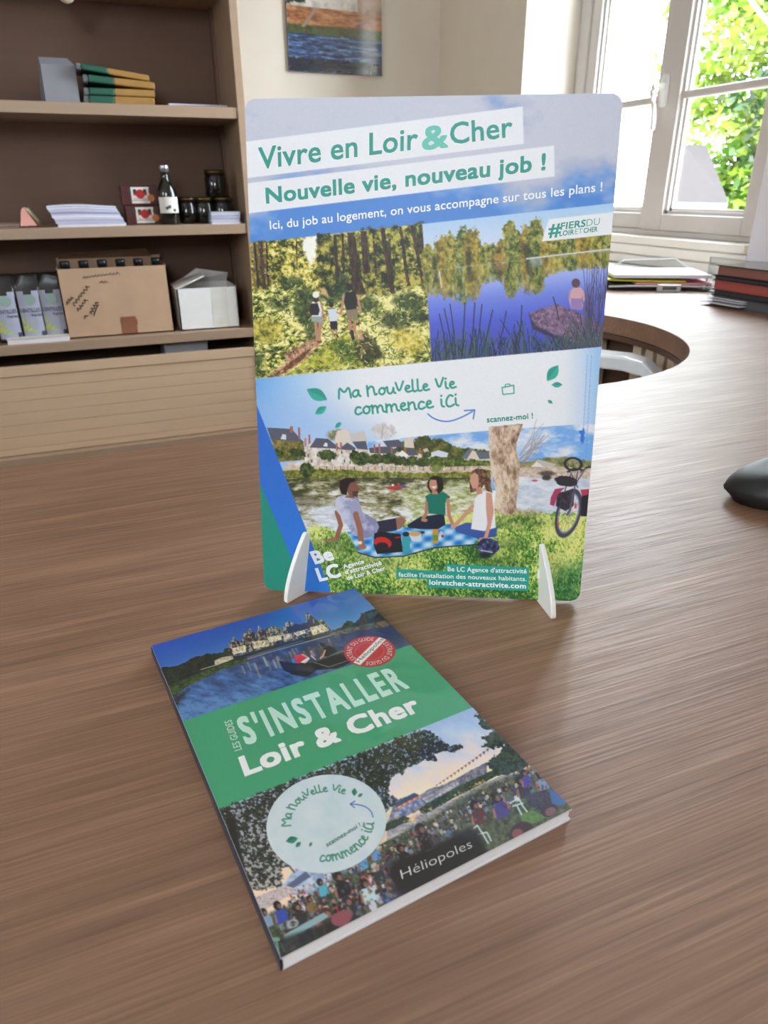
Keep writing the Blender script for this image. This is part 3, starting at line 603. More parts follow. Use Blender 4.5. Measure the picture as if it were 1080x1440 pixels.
    # right-hand sky, hills and far bank
    cv.poly([(516, 620), (610, 612), (690, 605.5), (824, 596.3), (880, 592), (880, 690), (516, 690)], lambda x, y: pal(fbm(x, y*2.2, 34, 4), [(122, 172, 232), (158, 194, 236), (196, 212, 238), (228, 230, 238)], .36, .66))
    cv.poly([(560, 622), (600, 618), (618, 617), (640, 628), (665, 632), (690, 634), (690, 660), (540, 660)], tex(7, [(58, 66, 34), (92, 96, 46), (130, 124, 64)]), rough=4, soft=2)
    cv.poly([(728, 652), (760, 645), (790, 643), (812, 648), (880, 650), (880, 668), (728, 668)], tex(6, [(96, 104, 60), (136, 134, 84), (170, 160, 110)]), rough=3, soft=2)
    for (p, c) in (([(743, 660), (755, 648), (768, 652), (769, 659)], (232, 224, 218)), ([(752, 648), (758, 646.5), (781, 653), (778, 659), (768, 659)], (196, 186, 180)), ([(652, 644), (662, 633), (689, 640), (689, 650), (652, 648)], (220, 204, 190)), ([(648, 644), (658, 633), (664, 633), (656, 646)], (108, 112, 132)), ([(668, 635), (686, 636), (690, 645), (674, 646)], (102, 106, 124)), ([(604, 637), (616, 633), (630, 637), (628, 643), (606, 643)], (214, 218, 230))):
        cv.poly(p, c)
    # left town: roofs, walls, chimneys, tower, ruin on the hill
    cv.ell(476, 612, 16, 8, tex(4, [(120, 116, 84), (170, 160, 128)]), soft=3, rough=3)
    cv.poly([(470, 620), (474, 606), (486, 602), (492, 608), (494, 624), (472, 626)], (222, 208, 196), soft=2, rough=2); cv.poly([(492, 610), (512, 606), (516, 622), (496, 626)], (206, 196, 190), soft=2, rough=3)
    cv.ell(538, 606, 16, 10, tex(4, [(196, 186, 182), (228, 222, 220)]), soft=4, rough=4, al=.8); cv.line([(536, 616), (538, 600)], 1.4, (186, 170, 162))
    cv.poly([(376, 601), (409, 603), (426, 621), (430, 646), (390, 650)], tex(4, [(84, 80, 40), (120, 112, 56), (160, 140, 84)]), rough=1)
    cv.poly([(375, 601), (410, 603), (425.5, 620.8), (381, 618)], (92, 92, 108)); cv.poly([(394, 617), (397, 610), (402, 611), (402, 618)], (220, 220, 226)); cv.line([(409.5, 601), (409.5, 606)], 4.4, (176, 104, 84)); cv.line([(420, 602), (420.5, 616)], 2.8, (168, 100, 84)); cv.line([(434.5, 612), (435, 625)], 2.6, (176, 104, 86)); cv.line([(429, 617), (429, 626)], 3, (196, 128, 104))
    cv.poly([(428, 629), (440, 620), (478, 630), (520, 632), (565, 636), (604, 640), (606, 662), (400, 662), (404, 650), (428, 648)], tex(5, [(188, 170, 156), (220, 208, 198), (236, 228, 220)]), rough=1)
    for p in ([(435, 629), (444, 615.6), (461, 617), (479, 631)], [(480, 628), (488, 622), (500, 630), (498, 633), (478, 632)], [(495, 621), (514, 620), (517, 632.5), (502, 631)], [(518, 630), (532, 628), (548, 628), (558, 634), (556, 638), (520, 637)], [(538, 620), (560, 618), (568, 628), (545, 629)], [(566, 632), (582, 631), (588, 640), (570, 641)]):
        cv.poly(p, (90, 90, 106))
    cv.poly([(568, 617), (580, 614), (582, 630), (568, 629)], (220, 206, 192)); cv.poly([(582, 616), (602, 612), (612, 628), (600, 634), (583, 632)], tex(4, [(62, 70, 38), (96, 96, 52)]), rough=2)
    for x, y, h in ((473, 624, 8), (479, 623, 8), (526, 626, 9), (533, 625, 11), (550, 629, 7), (569, 630, 6), (590, 631, 6)): cv.line([(x, y), (x+.4, y+h)], 2.6, (178, 102, 82))
    cv.poly([(558, 640), (565, 633), (574, 640), (572, 646), (558, 645)], (240, 236, 232)); cv.poly([(594, 632), (600, 630), (606, 640), (604, 646)], (206, 190, 176)); cv.poly([(454, 627), (457, 622), (460, 623), (460, 628)], (226, 226, 230))
    for x, y in ((433, 640), (446, 640), (438, 648), (480, 636), (484, 648), (508, 640), (492, 650)): cv.poly([(x-1, y-2), (x+1, y-2), (x+1, y+2), (x-1, y+2)], (96, 92, 100))
    DG = [(36, 48, 26), (62, 78, 38), (100, 110, 56)]
    for (cx, cy, rx, ry) in ((392, 637, 9, 7), (418, 637, 11, 7), (460, 640, 14, 7.5), (498, 642, 7, 9), (509, 645, 13, 9), (528, 646, 12, 8), (545, 645, 12, 8), (562, 648, 11, 7), (578, 649, 12, 7), (594, 650, 11, 7), (600, 640, 6, 5), (612, 648, 10, 6)): cv.ell(cx, cy, rx, ry, tex(4, DG, off=cx), soft=1.6, rough=3)
    cv.poly([(606, 642), (640, 646), (690, 648), (690, 658), (606, 656)], tex(4, [(56, 78, 36), (96, 110, 48), (140, 146, 70)]), rough=3, soft=2)
    cv.poly([(398, 654), (620, 657), (690, 655), (690, 665), (540, 666), (400, 664)], tex(5, [(178, 152, 132), (206, 184, 166), (226, 210, 196)], sy=3), rough=1)
    for i in range(26): x = 430+i*9.7; cv.line([(x, 656), (x, 661)], 1.3, [(236, 230, 226), (120, 96, 92), (196, 92, 74), (66, 60, 62)][i % 4], al=.8)
    cv.poly([(398, 662), (440, 659), (530, 663), (610, 665), (690, 662), (690, 672), (600, 673), (533, 671), (400, 673)], tex(4, [(74, 84, 32), (118, 122, 46), (160, 156, 70)]), rough=2, soft=2)
    cv.ell(431, 660, 10, 11, tex(4, DG), soft=2, rough=3); cv.ell(613, 660, 8, 6, tex(4, [(110, 120, 66), (150, 156, 90)]), soft=2, rough=3)
    # river with reflections
    cv.poly([(400, 672), (533, 671), (600, 672), (690, 671), (690, 745), (430, 745)], lambda x, y: pal(fbm(x, y*3.2, 16, 4)+.25*np.clip((y-700)/40, -.4, 1)-.15*np.clip((440-x)/40, 0, 1), [(66, 68, 44), (116, 112, 78), (164, 156, 120), (206, 202, 190), (232, 232, 234)], .28, .74))
    cv.poly([(560, 690), (640, 676), (690, 680), (690, 745), (585, 735)], tex(10, [(140, 150, 84), (196, 200, 140), (226, 224, 200), (240, 238, 230)], sy=3, n=3), soft=8, rough=6, al=.8)
    cv.ell(470, 725, 30, 16, tex(8, [(190, 196, 214), (236, 236, 240)], sy=3), soft=16, rough=6, al=.8); cv.ell(430, 705, 16, 10, (92, 84, 62), soft=12, rough=5, al=.6)
    cv.poly([(544, 684), (568, 682), (571, 686), (546, 688)], (196, 54, 60)); cv.poly([(557, 682), (572, 683), (568, 686)], (60, 96, 176)); cv.ell(552, 682, 2, 1.6, (226, 220, 220)); cv.ell(560, 681, 2, 1.5, (200, 70, 60)); cv.poly([(546, 689), (560, 689), (554, 692)], (206, 120, 120), al=.7)
    cv.poly([(725, 668), (880, 664), (880, 740), (725, 735)], lambda x, y: pal(fbm(x, y*3, 14, 3), [(186, 196, 214), (208, 214, 226), (228, 230, 236)]))
    cv.poly([(728, 658), (770, 656), (880, 662), (880, 674), (770, 673), (728, 670)], tex(5, [(176, 154, 136), (204, 184, 166), (224, 206, 190)], sy=2), rough=1)
    cv.ell(769, 666, 12, 3.4, (92, 80, 74), soft=2, rough=1); cv.ell(768, 672, 6, 4, (70, 62, 58), soft=2, rough=1); cv.ell(751.5, 676, 4, 1.3, (206, 66, 110))
    for i in range(24):
        x0, y0 = 730+rg.uniform(-1, 3), rg.uniform(640, 664); cv.line([(x0, y0), (x0+rg.uniform(8, 22), y0-rg.uniform(14, 26)), (x0+rg.uniform(16, 44), y0-rg.uniform(22, 52))], .7, (156, 138, 128), al=.6)
    # grass
    cv.poly([(425, 745), (445, 738), (490, 750), (560, 735), (640, 725), (695, 715), (740, 722), (800, 722), (880, 722), (880, 860), (425, 860)], lambda x, y: pal(fbm(x*1.3, y, 2.8, 4)+.75*(fbm(x, y*1.4, 55, 3)-.5)+.10*np.clip((770-y)/60, -.7, .6)+.05, [(44, 88, 44), (84, 136, 58), (134, 172, 76), (182, 202, 96), (222, 222, 138)], .28, .68), soft=4, rough=5)
    cv.poly([(780, 800), (880, 780), (880, 860), (770, 860)], tex(5, [(26, 88, 62), (52, 124, 72), (100, 168, 88)], .3, .72), soft=24, rough=8, al=.8)
    for (cx, cy, rx, ry) in ((478, 768, 36, 10), (510, 795, 44, 9), (720, 765, 20, 10), (700, 790, 24, 8), (735, 735, 26, 6), (700, 735, 16, 7)): cv.ell(cx, cy, rx, ry, tex(4, [(36, 68, 36), (72, 104, 48), (112, 136, 60)]), soft=12, rough=6, al=.6)
    cv.ell(735, 722, 24, 5, tex(4, [(150, 136, 84), (196, 180, 120)]), soft=6, rough=3, al=.7)
    for i in range(1500):
        x = rg.uniform(428, 830); y = rg.uniform(738, 846)
        if x < 505 and y < 762-(x-440)*.1: continue
        n = fbm(np.array([x]), np.array([y*1.4]), 55, 3)[0]+.12*rg.normal(); L = rg.uniform(2, 5)
        c = [(232, 230, 150), (206, 214, 112), (170, 196, 90)][rg.integers(3)] if n > .54 else [(40, 92, 46), (66, 118, 54), (104, 150, 66)][rg.integers(3)] if n < .5 else (140, 178, 80)
        cv.line([(x, y), (x+rg.normal(0, 1.6), y-L)], rg.uniform(.6, 1.2), c, al=.75)
    # plane tree trunk
    cv.poly([(687, 600), (735, 596), (727, 620), (724.5, 630), (731, 654), (729, 670), (725, 722), (706, 725), (694, 718), (697, 690), (690, 664), (687, 630)], lambda x, y: pal(fbm(x, y*.6, 6, 4)-.10*np.clip((x-716)/12, -1, 1), [(118, 92, 76), (164, 134, 112), (204, 176, 152), (226, 206, 186)], .2, .72), rough=1.2)
    cv.ell(714, 633, 7, 7, (200, 172, 150), soft=1.5); cv.ell(714.5, 632.5, 4, 4.6, (170, 132, 108), soft=1.5, ring=1.4); cv.ell(692, 616.5, 3, 3, (206, 180, 158), soft=1.5, ring=1.4)
    # checked blanket
    cv.poly([(488, 748), (520, 742), (560, 741), (600, 742), (636, 736), (672, 757), (665, 766), (610, 769), (567, 781), (528, 783), (504, 776)], lambda x, y: pal(.5+.28*np.sin((x+y*1.6)/4.2)+.25*np.sin((x-y*1.8)/5), [(38, 110, 190), (76, 152, 216), (150, 196, 232), (206, 222, 236)], 0, 1))
    cv.line([(504, 777), (528, 784), (567, 782), (612, 770), (668, 766)], 1.6, (28, 36, 58))
    # man leaning back
    cv.poly([(530, 733), (558, 728), (569, 731), (566, 740), (556, 746), (530, 750)], (48, 46, 62)); cv.poly([(556, 728), (564, 727), (571, 731), (568, 738), (562, 744), (558, 744)], (150, 104, 86))
    cv.line([(473.5, 720), (479, 738), (473, 757)], 6.4, (150, 98, 80)); cv.poly([(456, 759), (468, 755), (476, 757), (470, 761), (457, 761)], (160, 106, 88))
    cv.poly([(475, 698), (484, 696), (503, 699), (509, 720), (529, 731), (533, 741), (528, 752), (516, 757), (497, 753), (485, 734), (471.5, 716), (471, 704)], lambda x, y: pal(fbm(x, y, 9, 3)-.012*(x-500), [(138, 138, 172), (172, 172, 200), (200, 200, 220)]))
    cv.poly([(491, 706), (501, 702), (508, 720), (492, 723)], (160, 160, 192)); cv.line([(500, 723), (506, 744), (508, 765)], 8, (156, 102, 82)); cv.ell(506, 763, 3, 2.4, (232, 224, 220)); cv.ell(509, 769, 6, 3.6, (164, 110, 90))
    cv.ell(496, 688, 8, 10.5, (128, 84, 68)); cv.poly([(487, 697), (496, 697), (500, 701), (484, 699)], (132, 88, 70)); cv.poly([(477, 686), (478, 675), (486, 671.5), (498, 672), (500, 676), (492, 679), (488, 688), (487, 696), (480, 694)], (40, 30, 28), rough=.6); cv.poly([(495, 691), (504, 690), (502, 699), (496, 698)], (72, 48, 42), al=.8)
    # bag, bottles, food
    cv.poly([(526, 750), (534, 747), (563, 751), (566.5, 776), (530, 779), (525, 766)], (36, 34, 40)); cv.ell(538, 763, 12.5, 8, (200, 44, 44), rot=.2); cv.ell(537, 768, 9, 5.5, (44, 38, 42)); cv.line([(556, 756), (563, 755)], 1.6, (206, 50, 50))
    cv.poly([(565, 754), (576, 753), (576.5, 777), (566, 778)], (60, 158, 170)); cv.ell(570.5, 751, 5, 3.4, (36, 40, 50)); cv.poly([(575, 752), (592, 750), (591, 760), (579, 761)], (214, 214, 226)); cv.ell(583, 750.5, 8, 3.6, (206, 164, 102)); cv.ell(594, 748.6, 3, 1.8, (52, 46, 60))
    cv.poly([(608, 746), (610, 738), (614.5, 738), (616, 746), (616, 764), (607.5, 764)], (204, 148, 62)); cv.line([(612, 736.5), (612, 741)], 4, (66, 140, 96)); cv.poly([(608, 752), (616, 752), (616, 760), (608, 760)], (110, 150, 70)); cv.ell(620, 752, 3.4, 5, (222, 208, 218), al=.8); cv.ell(622, 754, 1.8, 2, (150, 50, 60))
    # woman in green
    cv.poly([(572, 738), (590, 727), (624, 722), (626, 738), (616, 744), (590, 744), (574, 742)], (36, 40, 60))
    cv.line([(600, 704), (599, 722), (594, 731)], 4.6, (178, 122, 100)); cv.poly([(597, 698), (606, 693), (624, 692), (633, 699), (626, 706), (626, 724), (602, 722), (601, 706)], (28, 116, 100)); cv.line([(629.5, 703), (631, 724), (637, 740)], 5, (188, 132, 110)); cv.ell(637, 741, 3, 2.4, (188, 132, 110)); cv.ell(597, 731.5, 4, 2.4, (186, 130, 108))
    cv.ell(612, 682, 11.4, 13, (44, 30, 30), rough=1); cv.ell(609.5, 681, 6.4, 9, (198, 142, 120)); cv.poly([(606, 684), (614, 683.6), (610, 687.4)], (236, 226, 220)); cv.poly([(607, 690), (614, 690), (616, 695), (607, 695)], (186, 130, 108)); cv.poly([(603, 674), (610, 669), (618, 674), (619, 692), (615, 686), (613, 675)], (40, 28, 28))
    # woman in white
    cv.poly([(638, 742), (655, 735), (680, 736), (699, 741), (697, 755), (672, 758), (642, 748)], (58, 88, 156)); cv.line([(664, 712), (650, 728), (638, 740)], 5.4, (206, 150, 128)); cv.ell(637.5, 740, 4, 3, (206, 150, 128))
    cv.poly([(668, 700), (676, 692), (690, 690), (694, 708), (697, 742), (680, 747), (662, 744), (665, 720)], (236, 234, 238)); cv.poly([(683, 692), (691, 694), (694, 720), (690, 740), (685, 757), (680, 757), (685, 736), (683, 714)], (208, 154, 134)); cv.ell(679, 760, 7, 4, (206, 150, 130))
    cv.poly([(660, 672), (663, 662), (672, 658.5), (682, 661), (688, 672), (692, 694), (684, 690), (680, 682), (674, 690), (661, 693), (660, 684)], tex(4, [(74, 48, 36), (112, 78, 58), (150, 112, 86)]), rough=.8); cv.poly([(661.5, 668), (667, 664.5), (672, 668), (673, 680), (671, 687), (664, 687), (661.5, 680), (660, 677)], (206, 152, 132)); cv.poly([(669, 686), (676, 684), (678, 694), (670, 696)], (196, 140, 120))
    cv.ell(686, 769, 16, 12, tex(4, [(30, 34, 58), (54, 62, 104), (110, 118, 150)]), soft=1.4, rough=1); cv.line([(676, 774), (692, 777)], 1.5, (196, 198, 210)); cv.ell(682, 781, 9, 4, (36, 40, 46), soft=3)
    # touring bicycle
    dk = (52, 48, 58)
    cv.ell(799, 722, 15.5, 32, (74, 70, 88), rot=.28, ring=3.6); cv.ell(799, 722, 12.8, 28.5, (126, 130, 160), rot=.28, ring=1)
    for k in range(14):
        a = k*math.pi/7+.2; c, n = math.cos(.28), math.sin(.28); ex, ey = 13*math.cos(a), 29*math.sin(a)
        cv.line([(800, 722), (800+ex*c-ey*n, 722+ex*n+ey*c)], .5, (120, 112, 124), al=.7)
    cv.poly([(818, 690), (840, 688), (840, 728), (816, 726)], (44, 40, 48)); cv.poly([(816, 689), (828, 688), (826, 696), (818, 698)], (186, 60, 92))
    cv.poly([(783, 694), (808, 687), (806, 712), (795, 719), (781, 712)], tex(4, [(44, 38, 46), (76, 68, 78)])); cv.poly([(774, 700), (780, 688), (794, 686), (784, 696), (779, 712), (773, 710)], (166, 62, 96))
    for p, w in (([(806, 694), (801, 718), (797, 724)], 3), ([(802, 668), (794, 690)], 1.8), ([(800, 660), (812, 686)], 1.8), ([(812, 664), (806, 694)], 2), ([(822, 660), (812, 676)], 1.8), ([(816, 664), (828, 656)], 2.4)): cv.line(p, w, (96, 92, 110))
    cv.ell(796, 677, 16, 7.6, dk, rot=.12, rough=1); cv.ell(805.5, 653, 11.5, 8.6, dk, rot=.1, ring=3); cv.line([(798, 664), (806, 659), (818, 661)], 2.6, dk); cv.line([(824, 658), (840, 655)], 2.2, dk); cv.ell(809, 712, 1.8, 4, (214, 92, 60)); cv.ell(785, 737, 1.2, 4, (206, 100, 70))
    # coloured stripes bottom left
    cv.poly([(335, 500), (360.8, 569.8), (464.3, 829), (464.3, 860), (335, 860)], lambda x, y: pal((y-560)/270, [(50, 104, 196), (52, 112, 204), (50, 124, 216)], 0, 1))
    cv.poly([(335, 600), (366.4, 681), (430.6, 835), (430.6, 860), (335, 860)], (40, 140, 122))
    # leaves, arrow, briefcase mark, handwriting
    for a, b, bu in (((431, 547), (459.5, 562), .26), ((442.7, 582), (458.5, 571.5), .26), ((471, 601.5), (479.2, 593.5), .26), ((768.6, 536), (784.4, 514), .27), ((775, 541.5), (790.2, 541.2), .25), ((769.6, 563), (776.5, 567.5), .27)): leaf(cv, a, b, bu, TEAL, (58, 172, 152))
    cv.line([tuple(p) for p in smooth([(601, 582), (608, 588), (620, 592.5), (633, 592.8), (650, 586.5), (664, 578.5)])], 1.7, (44, 112, 206)); cv.line([(652.5, 577.6), (667, 576.6), (665, 589)], 1.7, (44, 112, 206))
    cv.poly([(704.6, 544.5), (722.6, 541), (723, 554), (705.8, 555.6)], (46, 160, 142)); cv.poly([(706.2, 546), (721, 543), (721.4, 552.6), (707.2, 554)], (238, 239, 243)); cv.line([(709.5, 543.6), (710.5, 540.8), (716, 540), (717, 542.4)], 1.4, (46, 160, 142))
    pen_text(cv, 'Ma NouVelle Vie', on_line((475, 560.5), (641, 546), (-1.2, -17)), 2.8, TEAL)
    pen_text(cv, 'commence iCi', on_line((497.5, 583.5), (645, 571), (-1.2, -19)), 2.8, TEAL)
    # fine vertical credits along the right edge: too small to read
    for x0, ya, yb in ((831, 500, 640), (825.5, 500, 625)):
        y = ya
        while y < yb:
            l = rg.uniform(1.5, 4); cv.line([(x0-(y-500)*.052, y), (x0-(y+l-500)*.052, y+l)], 1.6, (92, 150, 226), al=.42); y += l+rg.uniform(1.6, 3)
    cv.ell(818.4, 614, 2.6, 11, (58, 118, 214), rough=1.2, rs=3, rot=.05); cv.ell(817.5, 608, 4, 2.6, (58, 118, 214), rough=.8, rs=3)
    # brand block over the grass, bottom centre
    for p in ([(626.5, 793), (744, 798.4), (743.4, 810), (626.5, 805)], [(557, 800), (744, 808.5), (742.9, 820.5), (556.5, 812.5)], [(600.4, 811), (743.4, 817), (742.5, 831.4), (600, 826)]): cv.poly(p, (42, 160, 146))
    cv.noise(5)
    return cv
GREEN = (58, 148, 106)
def art_book():
    cv = Canvas(420, 660, BOOK_QUAD)
    P = lambda u, v: tuple(hmap(cv.fwd, [(u*(cv.W-1), v*(cv.H-1))])[0])
    A = lambda pts: [(210+x/4.154, 830+y/4.154) for x, y in pts]
    B = lambda pts: [(340+x/4.154, 830+y/4.154) for x, y in pts]
    D = lambda pts: [(600+x/5.143, 990+y/5.143) for x, y in pts]
    E = lambda pts: [(440+x/5.4, 1100+y/5.4) for x, y in pts]
    rg = np.random.default_rng(11)
    # ---- chateau over the water at dusk
    cv.poly([(190, 900), (500, 815), (620, 940), (250, 1040)], vgrad((330, 870), (352, 930), [(40, 78, 168), (42, 88, 170), (56, 108, 178), (84, 134, 190)]))
    wat = A([(20, 640), (105, 575), (350, 480), (500, 415), (700, 345), (1080, 245), (1500, 90), (1600, 330), (100, 900)])
    cv.poly(wat, lambda x, y: pal(fbm(x+y*.4, y*2.5-x*.6, 14, 3)*.6+.2+.004*(y-960), [(40, 56, 90), (50, 78, 126), (64, 100, 156), (86, 126, 176)], .3, .7))
    cv.poly(A([(30, 470), (130, 462), (200, 440), (240, 412), (330, 386), (430, 378), (436, 350), (470, 350), (480, 390), (560, 400), (540, 430), (300, 500), (140, 575), (100, 600), (90, 700), (60, 640)]), tex(4, [(22, 26, 26), (32, 38, 34), (48, 54, 44)]), rough=1.6, rs=4)
    cv.poly(A([(105, 575), (300, 495), (470, 430), (560, 412), (600, 420), (420, 480), (200, 590), (150, 640), (120, 620)]), tex(4, [(34, 48, 30), (54, 72, 40), (84, 98, 54)], sy=2), rough=1)
    cv.poly(A([(110, 620), (150, 640), (230, 590), (160, 700), (165, 780)]), (32, 42, 48), soft=6, rough=3)
    castle = A([(462, 390), (462, 320), (476, 310), (490, 275), (505, 300), (530, 312), (545, 292), (552, 255), (566, 262), (578, 236), (592, 232), (604, 250), (622, 268), (632, 252), (637, 208), (648, 232), (672, 246), (694, 226), (740, 218), (772, 232), (792, 222), (797, 186), (812, 196), (838, 190), (852, 218), (912, 200), (926, 178), (914, 146), (930, 138), (948, 156), (985, 186), (1015, 180), (1062, 238), (1070, 262), (700, 340), (480, 400)])
    cv.poly(castle, lambda x, y: pal(fbm(x*1.4, y, 3.2, 3), [(30, 32, 40), (66, 66, 68), (120, 112, 100), (176, 164, 142)], .34, .68))
    for p in ([(480, 352), (560, 330), (565, 372), (488, 388)], [(600, 310), (690, 300), (698, 335), (610, 355)], [(930, 222), (1010, 205), (1055, 245), (960, 272)], [(780, 270), (830, 262), (838, 290), (790, 300)], [(690, 285), (770, 270), (775, 300), (700, 318)], [(845, 255), (905, 240), (915, 262), (860, 280)]):
        cv.poly(A(p), tex(3.5, [(170, 152, 124), (214, 198, 164), (232, 220, 190)]), rough=.8)
    for p in ([(860, 215), (925, 195), (940, 230), (870, 250)], [(800, 225), (850, 205), (905, 210), (915, 238), (815, 262)], [(585, 240), (612, 258), (640, 290), (600, 296)], [(928, 160), (950, 160), (985, 190), (1010, 210), (940, 226), (925, 200)], [(488, 290), (505, 300), (520, 325), (492, 335)], [(640, 225), (655, 245), (680, 270), (650, 280)]):
        cv.poly(A(p), (44, 46, 58), soft=1.4, rough=.8, rs=3)
    for x, y, h in ((478, 325, 22), (490, 290, 22), (505, 310, 20), (545, 300, 26), (552, 262, 18), (580, 245, 20), (592, 240, 16), (620, 268, 20), (637, 222, 24), (650, 235, 20), (700, 240, 22), (740, 225, 24), (797, 200, 20), (812, 200, 20), (832, 200, 18), (918, 150, 22), (932, 150, 26), (960, 178, 22), (1000, 190, 22)):
        cv.line(A([(x, y), (x+3, y+h)]), 1.3, (190, 184, 172), al=.75)
    for i in range(70):
        t = rg.random(); x = 490+t*550; y = 372-t*128-rg.uniform(0, 54); cv.line(A([(x, y), (x+2, y+7)]), .9, (40, 38, 44), al=.7)
    cv.poly(A([(380, 425), (420, 405), (485, 395), (492, 415), (400, 450), (382, 448)]), tex(3, [(150, 140, 118), (206, 194, 164)]), rough=.6)
    cv.line(A([(300, 478), (400, 448)]), 1.6, (170, 164, 146), al=.8)
    cv.poly(A([(490, 405), (700, 340), (1060, 250), (1080, 262), (1080, 275), (700, 362), (500, 420)]), (40, 44, 40), rough=1, rs=4)
    cv.line(A([(575, 415), (700, 375), (900, 318), (1100, 262)]), 1.2, (150, 146, 140)); cv.line(A([(580, 404), (700, 364), (900, 304)]), .8, (124, 122, 118))
    for i in range(46):
        t = rg.random(); x = 540+t*520; y = 440-t*150+rg.uniform(0, 50); L = rg.uniform(24, 78); cv.line(A([(x, y), (x+L*.42, y+L)]), rg.uniform(1.2, 3.4), [(168, 152, 130), (122, 112, 104), (196, 180, 152), (64, 66, 78)][rg.integers(4)], al=.5, soft=2)
    cv.poly(A([(760, 400), (1080, 310), (1120, 380), (1020, 430), (800, 470)]), (66, 60, 58), soft=10, rough=3, al=.6)
    for i in range(30):
        x = rg.uniform(300, 600); y = rg.uniform(10, 80); 
    cv.poly(B([(520, 246), (580, 228), (600, 205), (618, 186), (644, 190), (660, 204), (690, 172), (704, 140), (740, 132), (790, 112), (860, 180), (850, 215), (700, 220), (560, 262)]), tex(4, [(22, 28, 28), (38, 46, 42), (60, 66, 54)]), rough=1.6)
    cv.poly(B([(500, 262), (700, 214), (840, 185), (870, 200), (860, 222), (700, 240), (560, 280)]), tex(4, [(44, 54, 48), (84, 84, 72), (112, 108, 92)], sy=2), soft=2, rough=1.5)
    # boat and its crew
    cv.poly(B([(215, 424), (300, 440), (420, 436), (470, 420), (600, 360), (645, 430), (560, 470), (440, 480), (380, 520), (300, 510), (245, 480)]), (28, 26, 30), rough=.8)
    cv.line(B([(425, 435), (512, 462), (625, 422)]), 1, (120, 118, 116)); cv.line(B([(480, 402), (600, 366)]), 3, (104, 108, 118), al=.8)
    cv.poly(B([(306, 396), (350, 382), (372, 396), (384, 412), (360, 436), (318, 440)]), (198, 46, 58)); cv.poly(B([(290, 418), (312, 412), (320, 436), (296, 438)]), (50, 112, 176)); cv.poly(B([(344, 434), (390, 402), (400, 412), (372, 440)]), (214, 206, 206)); cv.line(B([(355, 388), (384, 402)]), 2, (200, 150, 126))
    cv.poly(B([(400, 384), (424, 376), (432, 396), (412, 408)]), (120, 126, 146)); cv.ell(*B([(409, 372)])[0], 2, 2.2, (176, 130, 108)); cv.line(B([(408, 396), (432, 416)]), 1.5, (196, 190, 190))
    cv.poly(B([(478, 350), (510, 334), (545, 348), (562, 372), (500, 402), (478, 396)]), (24, 24, 28)); cv.ell(*B([(474, 330)])[0], 4.4, 2.8, (30, 28, 32), rot=.5); cv.line(B([(488, 364), (478, 392), (462, 410)]), 2.4, (204, 152, 122))
    # ---- green title band
    cv.poly([(240, 1026), (256.3, 1019), (577.6, 909.4), (590, 905), (690, 990), (664.4, 999), (307.8, 1144.5), (290, 1150)], GREEN)
    # ---- open-air evening photograph
    g0 = [(290, 1150), (307.8, 1144.5), (664.4, 999), (690, 990), (830, 1130), (810, 1160), (395, 1375), (370, 1340)]
    cv.poly(g0, lambda x, y: pal(((x-620)*.35+(y-1020)*.94)/118+.35*(fbm(x+y, y*2-x, 40, 3)-.5), [(150, 178, 218), (176, 196, 222), (214, 210, 216), (238, 214, 196), (240, 220, 190), (236, 206, 178)], 0, 1))
    # skyline, palace front, hedges, gravel and lawn
    cv.poly(E([(560, 340), (600, 240), (590, 150), (606, 124), (650, 158), (770, 106), (810, 120), (900, 66), (950, 60), (1080, 0), (1220, -80), (1320, -130), (1320, 0), (900, 200), (600, 330)]), tex(4, [(78, 82, 100), (116, 116, 132), (150, 146, 154)]), rough=1)
    cv.poly(E([(606, 192), (766, 108), (812, 128), (640, 222)]), (62, 76, 108)); cv.poly(E([(590, 130), (606, 122), (624, 150), (650, 158), (606, 196), (596, 170)]), (70, 72, 84), soft=1.5)
    cv.poly(E([(630, 218), (812, 132), (840, 180), (700, 270), (610, 300)]), tex(4, [(76, 92, 134), (120, 132, 168), (172, 172, 186)]), rough=1)
    cv.poly(E([(830, 150), (960, 84), (1090, 10), (1110, 36), (1000, 110), (860, 180)]), tex(3, [(126, 124, 138), (176, 172, 178), (206, 200, 200)])); 
    for i in range(22): x = 850+i*11.5; y = 162-i*7.2; cv.line(E([(x, y-14), (x+6, y+8)]), .9, (84, 84, 100), al=.7)
    for i in range(14): x = 640+i*13; y = 222-i*7; cv.ell(*E([(x, y)])[0], 1.3, 1.6, [(206, 76, 60), (230, 176, 70), (220, 120, 60)][i % 3])
    cv.poly(E([(560, 400), (720, 300), (800, 260), (1000, 190), (1300, 30), (1500, -60), (1500, 60), (1100, 250), (800, 380), (560, 500)]), tex(5, [(128, 122, 130), (160, 154, 160), (190, 182, 184)], sy=2))
    cv.poly(E([(548, 340), (690, 282), (735, 300), (720, 326), (560, 400), (540, 392)]), tex(3, [(28, 44, 32), (46, 68, 44)]), rough=1)
    cv.poly(E([(806, 226), (980, 120), (1100, 60), (1240, -10), (1400, -90), (1420, -40), (1240, 60), (1060, 150), (850, 268), (812, 256)]), tex(3, [(26, 42, 32), (42, 62, 42), (62, 84, 54)]), rough=1)
    cv.poly(E([(500, 500), (700, 402), (900, 310), (1080, 216), (1300, 100), (1500, 10), (1500, 30), (1080, 248), (700, 440), (500, 520)]), tex(4, [(52, 84, 50), (80, 112, 62)]), rough=1)
    cv.poly(E([(730, 290), (800, 250), (826, 262), (740, 312)]), (214, 190, 176), soft=2); cv.ell(*E([(752, 311)])[0], 3.4, 2.2, (244, 168, 76), soft=2); cv.ell(*E([(752, 311)])[0], 1.6, 1.2, (255, 226, 150), soft=1)
